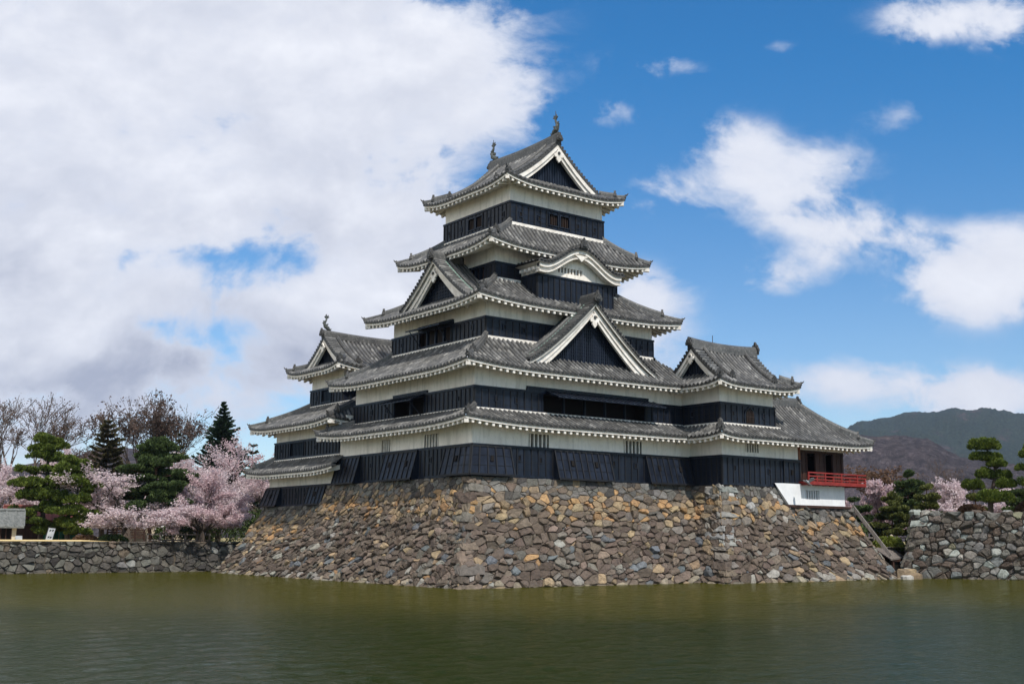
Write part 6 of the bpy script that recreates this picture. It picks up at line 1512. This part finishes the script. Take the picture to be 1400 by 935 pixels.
def furniture():
    z = 1.98
    hut((-25.6, 25.8, z - .1), 4.2, 3.0, 1.25, .80, 'small beige gatehouse with a grey roof at the left edge of the bank', 'greyroof', 'beige', R(-14), .45, 'gatehouse', 'gatehouse', [(2.6, 3.9, 0, 1.15)])
    hut((-20.1, 32.0, z), 4.6, 3.0, 1.6, .8, 'low hut with a dark red roof behind the layered pines', 'redroof', 'brownwood', R(-14), .4)
    hut((-9.6, 37.0, z), 5.5, 4.0, 2.2, 1.1, 'hut with a blue grey tiled roof half hidden by cherry blossom', 'greyroof', 'beige', R(-20), .5)
    # banner with dark brush characters
    o = thing('banner_stand', 'tilted white cloth banner with dark characters beside the shorter layered pine', 'banner', (-22.0, 24.2, z))
    mb = MB(); a, b = Vector((-22.0, 24.2, z)), Vector((-21.78, 24.2, z + .98)); mb.tube([a - (b - a) * .02, a.lerp(b, 1.05)], .025, 6); mb.beam(b, b + Vector((.47, -.08, -.05)), .03, .03); mb.build('pole', 'iron', o)
    mb = MB(); u = Vector((.44, -.08, -.04)); q = [a.lerp(b, .10) + u * .06, a.lerp(b, .10) + u, a.lerp(b, .98) + u, a.lerp(b, .98) + u * .06]; mb.prism(q, (.003, .02, 0)); cl = mb.build('cloth', 'cloth', o)
    mb = MB()
    for cx, cy in ((.33, .80), (.72, .82), (.34, .30), (.68, .28)):
        for (x0, y0, x1, y1) in ((-.14, .03, .14, .03), (0, -.05, 0, .05), (-.12, -.06, .05, .01)):
            p = lambda x, y: a.lerp(b, .10 + .88 * (cy + y)) + u * (.06 + .94 * (cx + x)) + Vector((-.0006, -.004, 0))
            mb.beam(p(x0, y0), p(x1, y1), .05, .008, 0, Vector((0, -1, 0)))
    mb.build('lettering', 'dark', cl)
    mb = MB(); mb.prism([(-24.0, 23.6, z + .1), (-23.6, 23.5, z + .1), (-23.6, 23.6, z + .42), (-24.0, 23.7, z + .42)], (.01, .04, 0)); mb.beam((-23.9, 23.75, z), (-23.9, 23.68, z + .4), .04, .04); mb.beam((-23.66, 23.65, z), (-23.66, 23.58, z + .4), .04, .04)
    o = mb.build('notice_board', 'cloth'); recenter(o, (-23.7, 23.6, z)); tag(o, 'small pale notice board on the verge before the gatehouse', 'sign')
    # green sheeting
    o = thing('sheeting_screen', 'dark green sheeting hung on a timber frame behind the white banner', 'screen', (-19.6, 29.8, z)); mb = MB(); pts = []
    for i in range(25): x = -20.7 + i * .1; pts.append((x, 29.8 - (x + 20.7) * .18 + .05 * math.sin(i * 1.3), 0))
    for p, q in zip(pts, pts[1:]): mb.face([(p[0], p[1], z + .05), (q[0], q[1], z + .05), (q[0], q[1], z + 1.15), (p[0], p[1], z + 1.15)])
    mb.build('sheet', 'greencloth', o, smooth=True)
    for x in (-20.7, -19.5, -18.3): m2 = MB(); y = 29.85 - (x + 20.7) * .18; m2.beam((x, y, z), (x, y, z + 1.3), .08, .08); m2.build('post', 'palewood', o)
    m2 = MB(); m2.beam((-20.75, 29.86, z + 1.22), (-18.25, 29.42, z + 1.22), .07, .1); m2.build('rail', 'palewood', o)
    rail_fence((-16.7, 27.6, z), (-14.2, 27.0, z), 1.35, 6, 4, 'brown slatted fence panel under the wide low cherry tree', 'brownwood', 'slatted_fence')
    rail_fence((-14.6, 25.2, z), (-10.4, 24.0, z), .62, 2, 5, 'low wooden rail fence in front of the dark bushes')
    rail_fence((23.4, -6.9, 1.9), (27.6, -9.4, 1.9), .75, 2, 5, 'low grey rail fence behind the clipped hedge')
    # stone lantern
    mb = MB(); mb.lathe((-13.0, 26.6, z), [(.22, 0), (.22, .12), (.09, .18), (.08, .62), (.2, .70), (.2, .76), (.14, .78), (.14, 1.0), (.32, 1.06), (.10, 1.26), (.05, 1.34), (.0, 1.4)], 8); o = mb.build('stone_lantern', 'whitewash'); recenter(o, (-13, 26.6, z)); tag(o, 'pale stone lantern before the dark bush on the left bank', 'lantern')
    mb = MB(); mb.lathe((25.7, -8.9, 1.9), [(.13, 0), (.13, .75), (.09, .9), (0, .93)], 6); o = mb.build('marker_post', 'beige'); recenter(o, (25.7, -8.9, 1.9)); tag(o, 'pale stone marker post behind the clipped hedge', 'post')
    # blue sheet over something among the pines of the right bank
    mb = MB(); P = [Vector(p) for p in ((31.6, -7.4, 3.75), (32.4, -7.9, 3.7), (32.5, -7.5, 4.1), (31.7, -7.0, 4.15))]; mb.prism(P, (.02, .03, -.05)); mb.beam((32.05, -7.3, 1.9), (32.05, -7.4, 3.8), .06, .06)
    o = mb.build('sheet_cover', 'bluecloth'); recenter(o, (32.05, -7.4, 1.9)); tag(o, 'small blue plastic sheet on a stake among the olive pines', 'sheet')
    # sluice with its shingled roof
    o = thing('sluice_gate', 'dark timber sluice with a shingled lean-to roof between castle base and terrace wall', 'sluice', (22.2, -11.4, 0)); mb = MB()
    A, B, Cc, D = Vector((20.9, -12.1, 1.22)), Vector((23.2, -11.6, 1.32)), Vector((23.5, -10.3, 2.0)), Vector((21.2, -10.6, 1.92)); up = Vector((0, 0, .07)); mb.box([A - up, B - up, Cc - up, D - up, A, B, Cc, D])
    for i in range(10): p, q = A.lerp(D, i / 10), B.lerp(Cc, i / 10); mb.beam(p + up * .3, q + up * .3, .03, .05)
    mb.build('roof', 'greywood', o); mb = MB()
    for x in (21.55, 22.75): mb.beam((x, -11.75, 0), (x, -11.75, 1.25), .16, .16)
    mb.beam((21.4, -11.75, 1.12), (22.95, -11.7, 1.12), .14, .14); mb.build('frame', 'brownwood', o)
    mb = MB(); mb.box([Vector(p) for p in ((21.5, -11.65, .2), (22.8, -11.6, .2), (22.8, -11.5, .2), (21.5, -11.55, .2), (21.5, -11.65, 1.15), (22.8, -11.6, 1.15), (22.8, -11.5, 1.15), (21.5, -11.55, 1.15))]); mb.build('gate_board', 'dark', o)
    # weathered timber running down the edge of the stone slope
    mb = MB(); mb.beam((20.0, -9.98, 4.60), (20.72, -12.2, 1.45), .16, .20); mb.beam((20.08, -9.93, 4.74), (20.80, -12.15, 1.58), .10, .07); o = mb.build('edge_timber', 'greywood'); recenter(o, (20.7, -12.2, 1.4)); tag(o, 'long weathered timber running down the right edge of the stone base', 'beam')
    # ledge of flat stones at the water
    rg = random.Random(31)
    spots = [(20.9, -13.6, .75, .3), (21.6, -13.2, .7, .34), (22.25, -12.75, .6, .3), (21.0, -12.9, .6, .62), (21.9, -12.6, .7, .6), (19.9, -13.9, .5, .24), (22.7, -12.4, .5, .42)]
    for i, (x, y, s, h) in enumerate(spots):
        mb = MB(); k = 8; r0 = [Vector((x + math.cos(6.283 * q / k) * s * rg.uniform(.8, 1.1), y + math.sin(6.283 * q / k) * s * .7 * rg.uniform(.8, 1.1), -.3)) for q in range(k)]
        col = pick(rg, [(2, TAN), (2, BROWN), (1, PALE)]) if i != 5 else (.40, .385, .36)
        r1 = [Vector((p.x, p.y, h * rg.uniform(.7, 1))) for p in r0]; c = Vector((x, y, h)); r2 = [p.lerp(c, .3) + Vector((0, 0, .05)) for p in r1]
        for q in range(k): n = (q + 1) % k; mb.face([r0[q], r0[n], r1[n], r1[q]], 0, col=col); mb.face([r1[q], r1[n], r2[n], r2[q]], 0, col=col)
        mb.face(r2, 0, col=col); o = mb.build('ledge_boulder', 'stone'); recenter(o, (x, y, 0))
        tag(o, ['flat tan boulder at the water left of the sluice', 'flat boulder at the water in front of the sluice', 'boulder at the foot of the terrace wall by the sluice', 'higher boulder of the ledge left of the sluice', 'higher boulder of the ledge right before the sluice board', 'bright white boulder at the waterline left of the sluice', 'small boulder wedged against the terrace wall corner'][i], 'boulder', 'boulders of the ledge below the sluice')
    # pigeon in flight before the whitewashed base
    c = Vector((13.8, -11.3, 5.95)); o = thing('pigeon', 'grey pigeon flying past the red balcony', 'bird', c); mb = MB(); d = Vector((-.72, -.1, .42)).normalized()
    path = [(-.20, .035), (-.12, .05), (0, .085), (.10, .075), (.16, .05), (.20, .052), (.25, .03), (.285, .008)]
    mb.tube([c + d * x for x, r in path], [r for x, r in path], 8)
    sd = d.cross(Vector((0, 0, 1))).normalized(); up = sd.cross(d)
    mb.prism([c - d * .18 - sd * .03, c - d * .18 + sd * .03, c - d * .38 + sd * .09, c - d * .38 - sd * .09], up * .012)
    for sg, el in ((-1, .75), (1, .35)):
        w = (sd * sg * math.cos(el) + up * math.sin(el)); mb.prism([c + d * .10 + up * .03, c + d * .16 + w * .26, c + d * .02 + w * .46, c - d * .10 + w * .42, c - d * .12 + w * .2, c - d * .10 + up * .03], up * .012)
    mb.build('body', 'pigeongrey', o, smooth=False)
furniture()

def haze():
    mb = MB(); mb.abox(-6400, 6400, -1500, 6400, -3, 420); o = mb.build('haze', 'stone'); o.data.materials.clear()
    m = bpy.data.materials.new('haze'); m.use_nodes = True; t = NT(m.node_tree); v = t.n('ShaderNodeVolumePrincipled'); v.inputs['Color'].default_value = (.62, .74, 1, 1); v.inputs['Density'].default_value = HAZE; v.inputs['Anisotropy'].default_value = .2
    out = t.n('ShaderNodeOutputMaterial'); t.t.links.new(v.outputs[0], out.inputs['Volume']); o.data.materials.append(m); o['kind'] = 'stuff'
HAZE = .000065
haze()
